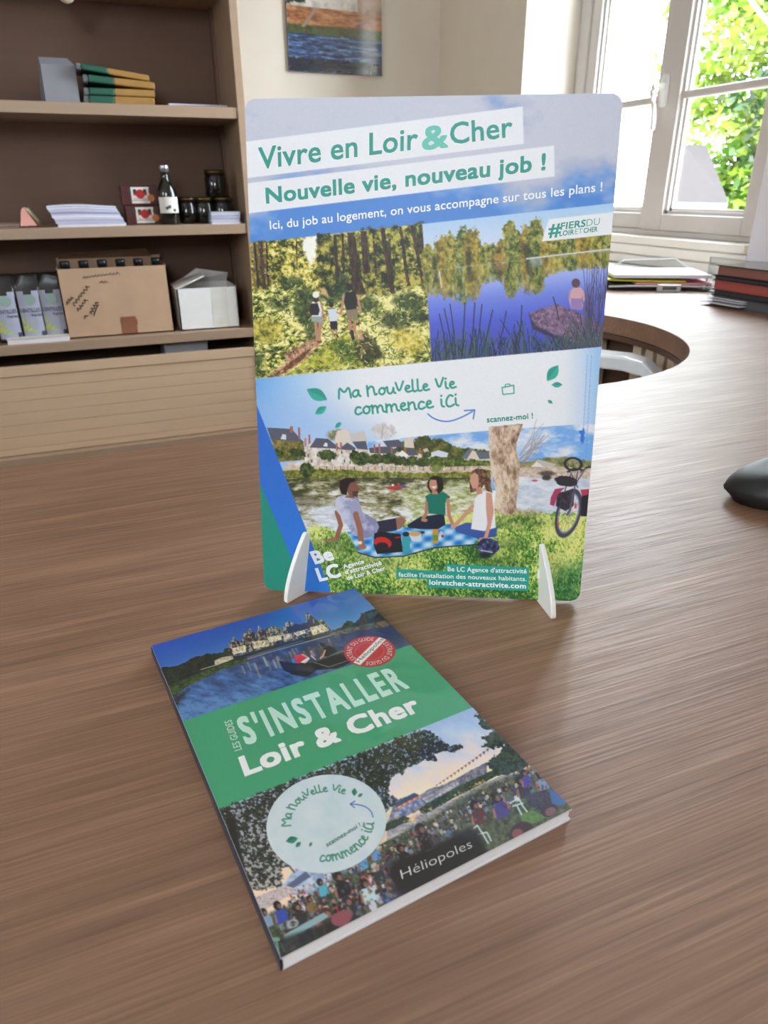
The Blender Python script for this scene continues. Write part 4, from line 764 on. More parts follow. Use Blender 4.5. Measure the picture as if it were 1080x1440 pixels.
    for i in range(40): t = rg.random(); cv.ell(*E([(690+t*620, 340-t*330+rg.uniform(-18, 6))])[0], rg.uniform(.7, 1.6), .9, [(226, 176, 90), (206, 140, 70), (230, 210, 190)][rg.integers(3)], al=.75)
    p0, p1 = D([(70, 612)])[0], D([(440, 350)])[0]
    for i in range(15):
        t = i/14; x = p0[0]+(p1[0]-p0[0])*t; y = p0[1]+(p1[1]-p0[1])*t+math.sin(t*math.pi)*1.2; k = 1.2+t*1.1
        cv.poly([(x-k, y-.6), (x+k, y-1.6), (x+.5, y+k*1.5)], [(150, 60, 56), (92, 58, 62), (130, 70, 60)][i % 3])
    cv.line([p0, p1], .5, (120, 100, 96), al=.6)
    # right-hand trees
    tr = lambda s, lo=.30, hi=.62: tex(s, [(20, 32, 26), (34, 52, 36), (56, 78, 52)], lo, hi)
    cv.poly(D([(348, 96), (372, 92), (470, 160), (520, 220), (640, 330), (760, 440), (700, 500), (560, 540), (470, 470), (440, 430), (520, 380), (560, 320), (480, 345), (400, 330), (440, 300), (400, 262), (450, 244), (480, 205), (420, 196), (380, 160), (385, 130)]), tr(4), rough=4, rs=4)
    cv.poly(D([(430, 450), (560, 380), (680, 370), (770, 450), (640, 520), (500, 540)]), tr(3), rough=3)
    # dark overhanging tree, left
    can = [(285, 1155), (308, 1144), (420, 1099), (592, 1028.7), (603, 1030), (612, 1040), (622, 1042), (632, 1052), (651, 1054), (640, 1062), (622, 1060), (612, 1066), (616, 1076), (600, 1072), (588, 1078), (574, 1082), (566, 1094), (556, 1094), (548, 1104), (546, 1120), (556, 1134), (542, 1150), (520, 1150), (430, 1190), (420, 1215), (396, 1226), (396, 1252), (372, 1256), (350, 1258), (330, 1230)]
    cv.poly(can, tex(3, [(24, 28, 26), (38, 44, 36), (58, 66, 50)], .3, .7), rough=5, rs=5, soft=1.5)
    def gaps(x, y): return np.where(fbm(x, y, 3.6, 3)[..., None] > 0, np.array([176, 186, 208.]), 0)
    w = cv.win(can, 2); d = cv.sd(w, can); nn = fbm(cv.X[w]+31, cv.Y[w], 3.2, 3)+.05*np.clip((cv.Y[w]-1130)/60, -1, 1)+.10*(fbm(cv.X[w], cv.Y[w], 34, 2)-.5)+.05*np.clip(1-np.abs(d)/20, 0, 1)
    cv.put(w, np.clip((nn-.60)/.05, 0, 1)*(d < -1)*.75, lambda x, y: pal((y-1060)/190, [(150, 170, 206), (196, 196, 214), (220, 206, 204)], 0, 1))
    cv.poly([(318, 1158), (330, 1150), (336, 1180), (345, 1230), (334, 1232), (322, 1190)], (28, 28, 28), soft=4, rough=2)
    # marquee and hedge at the left of the crowd
    cv.poly([(385, 1265), (416, 1226), (436, 1222), (470, 1222), (540, 1200), (560, 1215), (500, 1250), (440, 1262)], tex(6, [(126, 146, 176), (166, 182, 204), (196, 206, 218)])); cv.poly([(384, 1266), (430, 1230), (437, 1238), (392, 1268)], (84, 94, 124)); cv.line([(398, 1212), (414, 1232)], 2.4, (74, 76, 92))
    cv.poly([(354, 1270), (400, 1250), (420, 1256), (360, 1292)], tex(3, [(170, 150, 150), (208, 192, 190), (130, 120, 124)]))
    # lawn under the crowd
    cv.poly([(360, 1300), (440, 1262), (530, 1200), (660, 1120), (745, 1082), (830, 1140), (395, 1375)], tex(5, [(46, 52, 44), (70, 78, 58), (92, 100, 74)]), soft=8, rough=3)
    # the crowd: rows of heads and shoulders, smaller towards the back
    far0, far1, near0, near1 = (400, 1268), (748, 1080), (392, 1345), (800, 1140)
    cols = [(44, 42, 50), (60, 64, 84), (150, 156, 176), (176, 70, 74), (196, 196, 206), (70, 108, 160), (98, 60, 64), (120, 126, 140), (56, 76, 70), (200, 170, 150), (66, 58, 96)]
    items = sorted([(rg.random()**1.1, rg.random()) for _ in range(520)])
    upd = np.array([-.36, -.93])
    for dpt, t in items:
        a = np.array(far0)*(1-t)+np.array(far1)*t; b = np.array(near0)*(1-t)+np.array(near1)*t; c = a*(1-dpt)+b*dpt
        if dpt > .45 and t > .55: continue
        s = 1.6+dpt*4.2
        col = cols[rg.integers(len(cols))]
        cv.ell(c[0], c[1], s*.95, s*1.5, col, rot=-.4, al=.95); h = c+upd*s*1.75
        cv.ell(h[0], h[1], s*.55, s*.62, [(40, 32, 32), (60, 44, 38), (166, 120, 100), (30, 28, 30)][rg.integers(4)])
    def person(x, y, s, shirt, hair=(34, 28, 28), skin=(150, 104, 86), lean=0):
        e = np.array([.9, -.42]); u = upd; c = np.array([x, y], float)
        q = lambda a, b: tuple(c+e*a*s+u*b*s)
        cv.poly([q(-1, -.4), q(-1.15, 1.3), q(-.6, 2), q(.6, 2), q(1.15, 1.3), q(1, -.4)], shirt, soft=1.2, rough=.5); cv.poly([q(-1.1, 1.4), q(-.8, 1.5), q(-1, -.1), q(-1.4, .1)], skin, soft=1)
        hx, hy = q(0+lean, 2.75); cv.ell(hx, hy, s*.72, s*.85, hair, rot=-.4); cv.ell(*q(.25+lean, 2.5), s*.36, s*.42, skin, rot=-.4, al=.8)
    for a in ((456, 1262, 6.4, (76, 164, 190)), (398, 1299, 8, (44, 70, 160)), (378, 1306, 7, (120, 146, 170)), (425, 1302, 8.5, (46, 40, 44), (30, 26, 28), (176, 124, 100)), (484, 1262, 9.5, (34, 32, 38)), (440, 1285, 6, (120, 96, 50)), (512, 1225, 6, (86, 150, 196)), (530, 1212, 6, (96, 140, 190)), (520, 1270, 9, (180, 206, 206)), (497, 1298, 10, (40, 40, 50), (48, 44, 52)), (535, 1245, 8, (44, 52, 52), (176, 168, 158)), (570, 1218, 8, (30, 28, 32)), (600, 1196, 10, (30, 29, 33), (34, 28, 28), (140, 96, 80)), (675, 1160, 9, (84, 44, 46)), (706, 1150, 9.5, (66, 60, 120), (36, 30, 32)), (738, 1122, 8, (44, 44, 62)), (742, 1108, 6.5, (66, 64, 140)), (765, 1112, 7, (112, 134, 170)), (715, 1128, 5.5, (72, 86, 80)), (470, 1318, 11, (60, 52, 52), (70, 40, 44))): person(*a)
    for i in range(700):
        t = rg.random(); dpt = rg.random(); a = np.array(far0)*(1-t)+np.array(far1)*t; b = np.array(near0)*(1-t)+np.array(near1)*t; c = a*(1-dpt)+b*dpt
        if dpt > .5 and t > .5: continue
        s = .7+dpt*2.2; cv.ell(c[0], c[1], s, s*rg.uniform(.8, 1.6), [(34, 30, 34), (46, 44, 50), (70, 66, 72), (150, 110, 92), (120, 124, 138), (84, 90, 110), (40, 50, 44)][rg.integers(7)], rot=-.4, al=.6, soft=1.2)
    cv.poly(D([(700, 680), (860, 640), (940, 720), (830, 800), (740, 760)]), tex(3, [(36, 36, 52), (60, 62, 84)]), rough=1); cv.poly(D([(880, 640), (930, 650), (1010, 730), (960, 760), (900, 740)]), (52, 92, 150), soft=1.2)
    cv.poly(D([(660, 820), (760, 790), (860, 840), (760, 890), (690, 880)]), tex(4, [(70, 104, 56), (96, 130, 70)]), rough=2)
    for k in (D([(330, 930), (360, 900), (400, 960), (440, 1030)]), D([(350, 970), (430, 950), (460, 1010)]), D([(600, 740), (660, 700), (690, 760), (720, 800)]), D([(620, 760), (690, 740)]), D([(650, 760), (680, 820)])): cv.line(k, 2, (186, 202, 200))
    cv.ell(*D([(880, 790)])[0], 12, 9, (48, 44, 58), rot=-.4); cv.ell(*D([(890, 800)])[0], 8, 6, (110, 76, 88), rot=-.4)
    cv.ell(*D([(680, 940)])[0], 17, 12, (56, 40, 44), rot=-.4, soft=2); cv.ell(*D([(650, 960)])[0], 8, 7, (128, 74, 78), rot=-.4, soft=2)
    cv.poly([(399, 1320), (455, 1288), (462, 1294), (404, 1328)], (132, 166, 168)); cv.line([(418, 1318), (418, 1340)], 1.6, (110, 140, 140)); cv.line([(440, 1306), (444, 1325)], 1.6, (110, 140, 140)); cv.ell(412, 1304, 7, 5, (150, 176, 176), rot=-.4, ring=1.5)
    cv.poly([(384, 1328), (402, 1322), (470, 1300), (480, 1318), (400, 1362)], (26, 30, 32), soft=6, al=.75); cv.line([(389, 1328), (393, 1350)], 3.2, (92, 142, 116)); cv.ell(388, 1326, 6, 3, (104, 150, 124), rough=1)
    cv.ell(480, 1296, 15, 10, (140, 74, 84), rot=-.4, soft=1.5)
    # black plate carrying the publisher's name
    cv.poly([(545, 1225), (560, 1212), (600, 1200), (660, 1168), (672, 1176), (684, 1204), (566, 1266), (552, 1250)], (28, 27, 29), soft=7, rough=3)
    # ---- red seal
    cv.poly(SEAL(1.0), (178, 46, 52)); cv.poly(SEAL(.60), (196, 68, 72)); cv.poly(SEAL(.52), (176, 46, 52))
    cv.poly([(534.2, 898.3), (543.8, 901.8), (507.1, 938.3), (497.5, 934.6)], (232, 226, 218))
    cv.noise(4); cv.a = 6+cv.a*1.07
    return cv

def art_sticker():
    cv = Canvas(190, 190, STICKER_QUAD)
    cv.a[:] = np.array([214, 226, 230.]); cv.a += (fbm(cv.X, cv.Y, 26, 3)[..., None]-.5)*np.array([30, 12, 8.])
    c = (62, 142, 118)
    for a, b, bu in (((402.3, 1190), (419, 1185.5), .28), ((416.3, 1198), (423, 1190.5), .28), ((435.4, 1197), (438.6, 1191), .28), ((498.4, 1125.6), (498.6, 1114.4), .32), ((503.4, 1127), (510, 1122), .25)): leaf(cv, a, b, bu, (34, 120, 100), c)
    cv.line([tuple(p) for p in smooth([(524.5, 1155.5), (522.5, 1148), (516, 1141.5), (506, 1138), (493, 1137)])], 1.5, (58, 104, 176)); cv.line([(499, 1133), (492.6, 1137), (498.5, 1142)], 1.5, (58, 104, 176))
    pen_text(cv, 'Ma NouVelle Vie', sticker_arc((406, 1168.5), (488.5, 1117), .60, .78), 1.9, (60, 136, 112))
    pen_text(cv, 'commence iCi', sticker_arc((449, 1215.5), (529, 1163), .80, .60), 2.1, (60, 136, 112))
    cv.noise(3)
    return cv

# ------------------------------------------------------------------ bookcase with roller-shutter cupboard, on the back wall
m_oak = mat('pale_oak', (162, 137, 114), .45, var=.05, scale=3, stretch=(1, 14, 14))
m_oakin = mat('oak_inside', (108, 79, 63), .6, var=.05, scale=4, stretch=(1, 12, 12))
S1, S2, S3 = D+.503, D+.134, D-.241                # shelf tops
SX0, SX1, SYB = -1.05, .562, 3.09
def bookcase():
    t = thing('bookcase', 'pale oak bookcase with open shelves above a roller shutter', 'bookcase', (0, YS, 0))
    L = lambda n, a, b, m=m_oak, bev=.002: MB().box(a, b).build(n, m, t, bevel=bev)
    L('side_panel', (SX1, 0, 0), (SX1+.028, YB-YS-.005, 2.45)); L('side_panel', (SX0-.028, 0, 0), (SX0, YB-YS-.005, 2.45))
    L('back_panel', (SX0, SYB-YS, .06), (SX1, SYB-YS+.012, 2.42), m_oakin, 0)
    L('top_panel', (SX0, 0, 2.42), (SX1, YB-YS-.005, 2.45))
    for z in (S1, S2, S3, D+.873, D+1.25): L('shelf', (SX0, .004, z-.034), (SX1, SYB-YS, z))
    for z in (.095, ): L('cupboard_floor', (SX0, .03, z-.02), (SX1, SYB-YS, z))
    L('plinth', (SX0, -.022, 0), (SX1, .02, .098))
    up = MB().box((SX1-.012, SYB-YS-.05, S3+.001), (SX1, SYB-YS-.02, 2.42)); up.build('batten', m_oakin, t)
    b = MB(); zt = D-.316; b.box((SX0, .006, zt-.034), (SX1, .03, zt)); z = zt-.035
    while z > .15:
        b.box((SX0, .010, z-.0436), (SX1, .022, z-.0004)); z -= .044
    b.box((SX0, .010, .100), (SX1, .022, z-.0004))
    b.build('roller_shutter', mat('shutter_oak', (204, 175, 146), .45, var=.04, scale=3, stretch=(1, 14, 14)), t, bevel=.0016)
bookcase()
m_paper = mat('white_paper', (226, 224, 232), .7, var=.03)
m_card = mat('grey_card', (136, 136, 144), .6, var=.02)
def px_x(px, py, Y): return at(px, py, Y=Y).x
def sheets(name, label, x0, x1, y0, y1, z, h, tints, group=None, skew=.0, wave=.0, seed=1):
    """a ragged stack of sheets with lengthwise waves, one uncountable stack"""
    rg = random.Random(seed); n = max(3, int(h/.0035)); b = MB(); zz = 0; ms = [mat('sheet_%d_%d_%d' % c, c, .75, var=.03) for c in tints]; K = 10
    for i in range(n):
        k = h/n; dx = skew*(i/n)+rg.uniform(-.003, .003); dy = rg.uniform(-.003, .003); mi = rg.randrange(len(ms))
        vs = []
        for s in (0, k*.93):
            for j in range(K+1):
                x = x0+(x1-x0)*j/K; w = wave*math.sin(j/K*4.2)*(i/n); vs += [(x+dx, y0+dy, zz+s+w), (x+dx, y1+dy, zz+s+w)]
        m2 = 2*(K+1); fs = []
        for j in range(K):
            a = 2*j; fs += [(a, a+1, a+3, a+2), (m2+a, m2+a+2, m2+a+3, m2+a+1), (a, a+2, m2+a+2, m2+a), (a+1, m2+a+1, m2+a+3, a+3)]
        fs += [(0, m2, m2+1, 1), (2*K, 2*K+1, m2+2*K+1, m2+2*K)]
        b.add(vs, fs, mi); zz += k
    o = b.build(name, ms); o.location = (0, 0, z); return tag(o, label, 'papers', group)

def top_shelf():
    Y = 2.84
    # easel-backed grey card
    a, b, c, d = at(64, 140, Y=Y), at(112, 140, Y=Y), at(105, 92, Y=Y+.05), at(57, 92, Y=Y+.05)
    t = thing('card_stand', 'pale grey folded card standing on the upper bookcase shelf', 'card', (0, 0, S1))
    z0, zt = .0, c.z-S1; e = .006; zf = at(100, 82, Y=Y+.07).z-S1
    MB().hexa([(a.x, Y, 0), (b.x, Y, 0), (b.x, Y+e, 0), (a.x, Y+e, 0)], [(d.x, Y+.05, zt), (c.x, Y+.05, zt), (c.x, Y+.05+e, zt), (d.x, Y+.05+e, zt)]).build('front_panel', m_card, t)
    MB().hexa([(d.x, Y+.05, zt), (c.x, Y+.05, zt), (c.x, Y+.05+e, zt), (d.x, Y+.05+e, zt)], [(d.x-.004, Y+.075, zf), (c.x-.02, Y+.075, zf), (c.x-.02, Y+.08, zf), (d.x-.004, Y+.08, zf)]).build('top_fold', m_card, t)
    MB().hexa([(a.x-.02, Y+.16, 0), (b.x-.03, Y+.16, 0), (b.x-.03, Y+.164, 0), (a.x-.02, Y+.164, 0)], [(d.x-.004, Y+.081, zf), (c.x-.02, Y+.081, zf), (c.x-.02, Y+.085, zf), (d.x-.004, Y+.085, zf)]).build('back_support', m_card, t)
    # four green and yellow packs lying in a pile
    mg, my, mw = mat('green_sleeve', (24, 84, 66), .5), mat('yellow_board', (160, 120, 58), .6), mat('pack_end', (140, 146, 150), .6)
    x0, x1 = px_x(122, 140, Y), px_x(219, 140, Y); xm = px_x(163, 140, Y); zc = [0, .030, .052, .074]; hs = [.029, .021, .021, .018]; rise = [.0, .006, .016, .03]
    names = ['bottom', 'second from the bottom', 'third from the bottom', 'topmost']
    for i in range(4):
        t = thing('folder', 'green and yellow folder lying flat, %s of its pile' % names[i], 'folder', (0, 0, S1+zc[i]+.0006*i), group='green and yellow folders on the upper shelf')
        dx = (-.004, 0, .003, -.012)[i]; zl, zr = rise[i]*.6, -.0; zl = rise[i]-rise[max(0, i-1)]*.2 if i > 1 else 0
        def slab(n, xa, xb, m, yi):
            fa = (x1-xa)/(x1-x0); fb = (x1-xb)/(x1-x0); za, zb = zl*fa, zl*fb
            MB().hexa([(xa+dx, Y+yi, za), (xb+dx, Y+yi, zb), (xb+dx, Y+.17, zb), (xa+dx, Y+.17, za)], [(xa+dx, Y+yi, za+hs[i]), (xb+dx, Y+yi, zb+hs[i]), (xb+dx, Y+.17, zb+hs[i]), (xa+dx, Y+.17, za+hs[i])]).build(n, m, t, bevel=.004)
        slab('sleeve', x0+.012, xm, mg, -.002); slab('board', xm-.001, x1, my, 0); slab('flap', x0-.004, x0+.012, mw, .01)
    sheets('paper_stack', 'thin stack of white sheets at the right end of the upper shelf', px_x(237, 148, Y), px_x(318, 150, Y), Y-.02, Y+.2, S1, .012, [(206, 206, 222), (180, 182, 204)])
    # strap hanging from the shelf above
    z = D+.839; Yb = 2.80; p = [at(72, -30, Y=Yb), at(80, -6, Y=Yb), at(93, 8, Y=Yb), at(100, 6, Y=Yb), at(104, -8, Y=Yb), at(106, -32, Y=Yb)]
    p[0].z = p[-1].z = z
    tag(MB().tube(bez(p, 16), .010, 8).build('hanging_strap', mat('strap', (176, 164, 146), .8), smooth=True), 'dim beige strap loop hanging down at the top of the bookcase', 'strap')

def middle_shelf():
    Y = 2.83
    sheets('paper_stack', 'flat stack of papers lying under the pink and green cards', px_x(-30, 318, Y), px_x(27, 318, Y), Y, Y+.2, S2, .010, [(150, 130, 118), (170, 152, 140)], seed=2)
    for nm, lab, col, pts, y in (('folded_card', 'small folded pink paper card standing on the middle shelf', (222, 160, 150), [(29, 318), (52, 317), (32, 291), (29, 296)], Y-.03), ('folded_card', 'small folded pale green card behind the pink one', (176, 196, 140), [(38, 316), (56, 316), (54, 308), (37, 292)], Y+.05)):
        t = thing(nm, lab, 'card', (0, 0, S2)); q = [at(*p, Y=y) for p in pts]; m = mat(lab, col, .7)
        f = [(v.x, y+.10*max(0, v.z-S2), max(0, v.z-S2)) for v in q]; bk = [(x+.02, y+.055-.1*zz*0, zz*.98) for x, yy, zz in f]
        MB().add(f+[(x, yy+.003, zz) for x, yy, zz in f], [(0, 1, 2, 3), (7, 6, 5, 4), (0, 4, 5, 1), (1, 5, 6, 2), (2, 6, 7, 3), (3, 7, 4, 0)]).build('front_leaf', m, t)
        top = max(f, key=lambda p: p[2]); 
        MB().add([(f[0][0]+.01, y+.06, 0), (f[1][0]+.008, y+.06, 0), (top[0]+.004, top[1]+.004, top[2]*.98), (f[0][0]+.012, y+.063, 0), (f[1][0]+.01, y+.063, 0), (top[0]+.006, top[1]+.007, top[2]*.98)], [(0, 1, 2), (5, 4, 3), (0, 3, 4, 1), (1, 4, 5, 2), (2, 5, 3, 0)]).build('back_leaf', m, t)
    sheets('paper_stack', 'thick ragged stack of white leaflets on the middle shelf', px_x(82, 318, Y-.03), px_x(178, 317, Y-.03), Y-.03, Y+.17, S2, .066, [(222, 222, 238), (186, 186, 214), (236, 236, 246), (206, 206, 228)], skew=-.03, wave=.004, seed=3)
    # two red boxes, one on the other
    mr, mwl, mrd, mgn, mo = mat('red_box', (74, 28, 28), .45), mat('box_label', (226, 220, 214), .6), mat('box_emblem', (176, 34, 36), .5), mat('emblem_green', (48, 62, 44), .6), mat('seal_orange', (196, 116, 58), .5)
    xa, xb = px_x(176, 300, Y), px_x(226, 300, Y); h = .0640
    for i in range(2):
        t = thing('carton', ('upper' if i else 'lower')+' red box with white label beside the dark bottle', 'box', (xa+.0+(.003 if not i else -.004), Y, S2+i*(h+.0006)), group='red labelled boxes on the middle shelf')
        MB().box((0, 0, 0), (xb-xa, .09, h)).build('body', mr, t, bevel=.002)
        w = xb-xa; l0, l1 = .033, w*.78
        lb = MB().box((l0, -.0012, .006), (l1, 0, h-.006), 0); lc = (l0+l1)/2; Mz = Matrix.Translation((lc, -.0012, h*.56)) @ Matrix.Rotation(math.pi/2, 4, 'X')
        lb.lathe([(.015, 0), (.015, .0008)], 20, 1, Mz); lb.box((l0+.008, -.0022, h*.50), (l1-.008, -.0014, h*.63), 1)
        for dx in (-.036, -.018, .016, .034): lb.box((lc+dx-.005, -.0022, h*.62), (lc+dx+.006, -.0012, h*.80), 2)
        lb.box((lc-.03, -.0018, h*.22), (lc+.03, -.0012, h*.24), 2).box((lc-.024, -.0018, h*.30), (lc+.024, -.0012, h*.32), 2)
        lb.lathe([(.012, 0), (.012, .0012)], 18, 3, Matrix.Translation((l1+.004, -.0012, h*.36)) @ Matrix.Rotation(math.pi/2, 4, 'X'))
        lb.build('label', [mwl, mrd, mgn, mo], t)
    # bottle
    mgl = mat('dark_glass', (26, 24, 20), .08, var=.1, coat=.5); yb = Y-.01; xc = px_x(238, 300, yb); R = .036; Hh = at(238, 232, Y=yb).z-S2
    t = thing('bottle', 'dark glass bottle with pale label and silver cap', 'bottle', (xc, yb, S2))
    MB().lathe([(R*.9, 0), (R, .004), (R, Hh*.52), (R*.92, Hh*.60), (R*.62, Hh*.70), (R*.40, Hh*.77), (R*.36, Hh*.86), (R*.40, Hh*.88), (R*.40, Hh*.90)]).build('body', mgl, t, smooth=True)
    MB().lathe([(R*.46, Hh*.885), (R*.47, Hh*.985), (R*.42, Hh)]).build('cap', mat('silver_cap', (190, 190, 196), .3, metal=.8), t, smooth=True)
    lb = MB(); n = 14; vs = []
    for k in range(n+1):
        a = math.radians(-150+120*k/n); vs += [((R+.0008)*math.cos(a), (R+.0008)*math.sin(a), Hh*.20), ((R+.0008)*math.cos(a), (R+.0008)*math.sin(a), Hh*.47)]
    lb.add(vs, [(2*k, 2*k+2, 2*k+3, 2*k+1) for k in range(n)], 0)
    for (a, z0, z1) in ((-110, .26, .31), (-96, .28, .33), (-70, .22, .27)):
        a0, a1 = math.radians(a), math.radians(a+14); r2 = R+.0014; lb.add([(r2*math.cos(a0), r2*math.sin(a0), Hh*z0), (r2*math.cos(a1), r2*math.sin(a1), Hh*z0), (r2*math.cos(a1), r2*math.sin(a1), Hh*z1), (r2*math.cos(a0), r2*math.sin(a0), Hh*z1)], [(0, 1, 2, 3)], 1)
    lb.build('label', [mwl, mgn], t)
    # black jars with gold lids
    mj, mg = mat('jar_glass', (20, 18, 17), .12, coat=.4), mat('gold_lid', (150, 112, 48), .25, metal=.9)
    mk = mat('jar_lid_black', (24, 22, 20), .3); r = .039; hj = .089; yj = Y+.04
    t0 = None
    labs = (('black jar with gold-flecked lid next to the dark bottle', 262, 0), ('middle black jar of the row on the middle shelf', 287, 0), ('black jar at the right end carrying another jar', 313, 0), ('black jar standing on top of another jar', 306, 1))
    for lab, px, lv in labs:
        x = px_x(px, 290, yj); zz = S2+lv*(hj+.0006)
        if t0 is None:
            t0 = thing('jar', lab, 'jar', (x, yj, zz), group='black jars on the middle shelf')
            MB().lathe([(r*.94, 0), (r, .004), (r, hj*.72), (r*.9, hj*.78), (r*.9, hj*.80)]).build('body', mj, t0, smooth=True)
            MB().lathe([(r*.96, hj*.80), (r*.97, hj*.97), (r*.9, hj)]).build('lid', mk, t0, smooth=True)
            MB().lathe([(r*.985, hj*.90), (r*.985, hj*.95)]).build('lid_band', mg, t0, smooth=True)
        else: dup(t0, (x, yj, zz), 0, lab)
    sheets('paper_stack', 'small stack of white papers in front of the black jars', px_x(297, 316, 2.78)+.0, px_x(337, 316, 2.78), 2.765, 2.83, S2, .040, [(186, 188, 206), (160, 162, 184), (206, 208, 222)], seed=5)

def lower_shelf():
    # lentil pouches
    mb, ml, mt, mlf, mcir = mat('pouch_black', (44, 40, 40), .3), mat('pouch_label', (164, 166, 184), .55), mat('pouch_ink', (56, 60, 90), .6), mat('pouch_leaf', (186, 200, 92), .6), mat('pouch_seal', (140, 166, 156), .6)
    Y = 2.86
    def pouch():
        t = thing('lentil_pouch', '', 'pouch', (0, 0, S3), group='black lentil pouches on the lower shelf'); w, h, d = .090, .215, .05
        rows = [(0, .92, .8), (.03, 1, 1), (.55, 1, .9), (.80, .96, .5), (.86, .9, .12), (1.0, .96, .08), (1.03, .8, .05)]
        b = MB(); vs = []; n = 12
        for z, sx, sd in rows:
            for k in range(n):
                a = 2*math.pi*k/n; cx, sy = math.cos(a), math.sin(a); cx = math.copysign(abs(cx)**.6, cx); sy = math.copysign(abs(sy)**.7, sy)
                vs.append((cx*w/2*sx+(.004*math.sin(k*2.1) if z > .9 else 0), sy*d/2*sd, z*h+(.008*math.sin(k*1.7) if z > .95 else 0)))
        fs = [(i*n+k, i*n+(k+1) % n, (i+1)*n+(k+1) % n, (i+1)*n+k) for i in range(len(rows)-1) for k in range(n)]+[tuple(range(n-1, -1, -1)), tuple(range((len(rows)-1)*n, len(rows)*n))]
        b.add(vs, fs).build('bag', mb, t, smooth=True)
        y = -d/2-.0025; lb = MB(); K = 8
        P = lambda x, z: (x, y+.012*(abs(x)/(w/2))**2.5*.9+.0, z)
        def patch(x0, x1, z0, z1, mi, dy=0):
            vs = []
            for k in range(K+1):
                x = x0+(x1-x0)*k/K; a, c = P(x, z0), P(x, z1); vs += [(a[0], a[1]-dy, a[2]), (c[0], c[1]-dy, c[2])]
            lb.add(vs, [(2*k, 2*k+2, 2*k+3, 2*k+1) for k in range(K)], mi)
        patch(-.034, .034, .014, .160, 0); patch(-.034, -.013, .160, .172, 0); patch(.013, .034, .160, .172, 0)
        def leaf2(cx, cz, l, a):
            u = (math.cos(a)*l, math.sin(a)*l); wv = (-u[1]*.3, u[0]*.3); pts = [(cx-u[0], cz-u[1]), (cx+wv[0], cz+wv[1]), (cx+u[0], cz+u[1]), (cx-wv[0], cz-wv[1])]
            lb.add([(px_, P(px_, pz)[1]-.001, pz) for px_, pz in pts], [(0, 1, 2, 3)], 2)
        for q in ((-.026, .07, .016, 1.9), (-.02, .05, .018, .9), (-.012, .04, .016, .5), (-.03, .045, .014, 1.4), (0, .034, .012, .2)): leaf2(*q)
        n = 20; lb.add([(.004+.018*math.cos(2*math.pi*k/n), y-.001, .142+.018*math.sin(2*math.pi*k/n)) for k in range(n)], [tuple(range(n))], 3)
        for body, x0, x1, z, c in (('LENTILLES', -.031, .031, .101, .0125), ('Vertes', -.002, .036, .086, .010)):
            v, f = glyphs(body, .01); sx = (x1-x0)/np.ptp(v[:, 0]); sz = c/cap_height()
            lb.add([(x0+(a-v[:, 0].min())*sx, P(x0+(a-v[:, 0].min())*sx, 0)[1]-.0012, z+bb*sz) for a, bb in v], f, 1)
        patch(.022, .036, .016, .034, 1, .0012)
        lb.build('label', [ml, mt, mlf, mcir], t, fix=False)
        return t
    t = pouch(); labs = ['black lentil pouch cut by the left edge of the photo', 'middle black lentil pouch with white label', 'black lentil pouch next to the open cardboard box']
    for i, (px, rz) in enumerate(((9, .12), (44, .04), (76, -.06))):
        x = px_x(px, 440, Y-.03); 
        if i == 0: t.location = (x, Y-.03+.008*i, S3); t.rotation_euler = (0, 0, rz); t['label'] = labs[0]
        else: dup(t, (x, Y-.03+.004*i, S3), rz, labs[i])
    a, c = at(10, 479, Y=2.765), at(97, 474, Y=2.765)
    t = thing('paper_pad', 'thin white paper pad lying before the lentil pouches', 'pad', ((a.x+c.x)/2, 2.79, S3), -.02)
    w = (c.x-a.x)/2; MB().box((-w, -.022, 0), (w, .03, .016)).build('sheets', m_paper, t, bevel=.001); MB().box((-w-.002, -.023, .0162), (w+.002, .03, .0185)).build('cover', mat('pad_cover', (206, 200, 186), .6), t)
    # cardboard bottle box
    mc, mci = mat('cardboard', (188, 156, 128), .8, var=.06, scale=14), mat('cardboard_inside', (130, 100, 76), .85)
    Y0 = 2.80; bl, br, tl, tr = at(97, 472, Y=Y0), at(242, 463, Y=Y0), at(80, 379, Y=Y0), at(233, 373, Y=Y0); dp = .235
    t = thing('cardboard_box', 'open brown cardboard box of bottles with handwriting on it', 'box', (0, 0, S3)); z1 = tl.z-S3; x0, x1 = (bl.x+tl.x)/2-.004, (br.x+tr.x)/2+.006; e = .005
    b = MB(); b.box((x0, Y0, 0), (x1, Y0+e, z1)).box((x0, Y0+dp-e, 0), (x1, Y0+dp, z1+.02)).box((x0, Y0, 0), (x0+e, Y0+dp, z1)).box((x1-e, Y0, 0), (x1, Y0+dp, z1)).box((x0, Y0, 0), (x1, Y0+dp, e)); b.build('body', mc, t)
    b = MB(); nx = 6
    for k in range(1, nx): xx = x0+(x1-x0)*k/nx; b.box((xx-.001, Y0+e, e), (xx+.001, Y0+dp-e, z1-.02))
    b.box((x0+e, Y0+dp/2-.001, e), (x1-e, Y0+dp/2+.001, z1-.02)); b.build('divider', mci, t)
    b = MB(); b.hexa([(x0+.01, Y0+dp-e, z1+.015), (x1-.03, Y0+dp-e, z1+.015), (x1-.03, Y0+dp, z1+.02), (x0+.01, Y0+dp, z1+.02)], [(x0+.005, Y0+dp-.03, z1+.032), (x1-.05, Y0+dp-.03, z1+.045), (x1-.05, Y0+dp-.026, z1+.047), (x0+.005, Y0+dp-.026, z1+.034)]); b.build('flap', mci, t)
    b = MB(); b.box((x0+(x1-x0)*.50, Y0-.0012, .006), (x0+(x1-x0)*.645, Y0-.0002, .066)).box((x0+(x1-x0)*.51, Y0-.002, .034), (x0+(x1-x0)*.655, Y0-.0012, .056)); b.build('tape', mat('brown_tape', (140, 92, 66), .4), t)
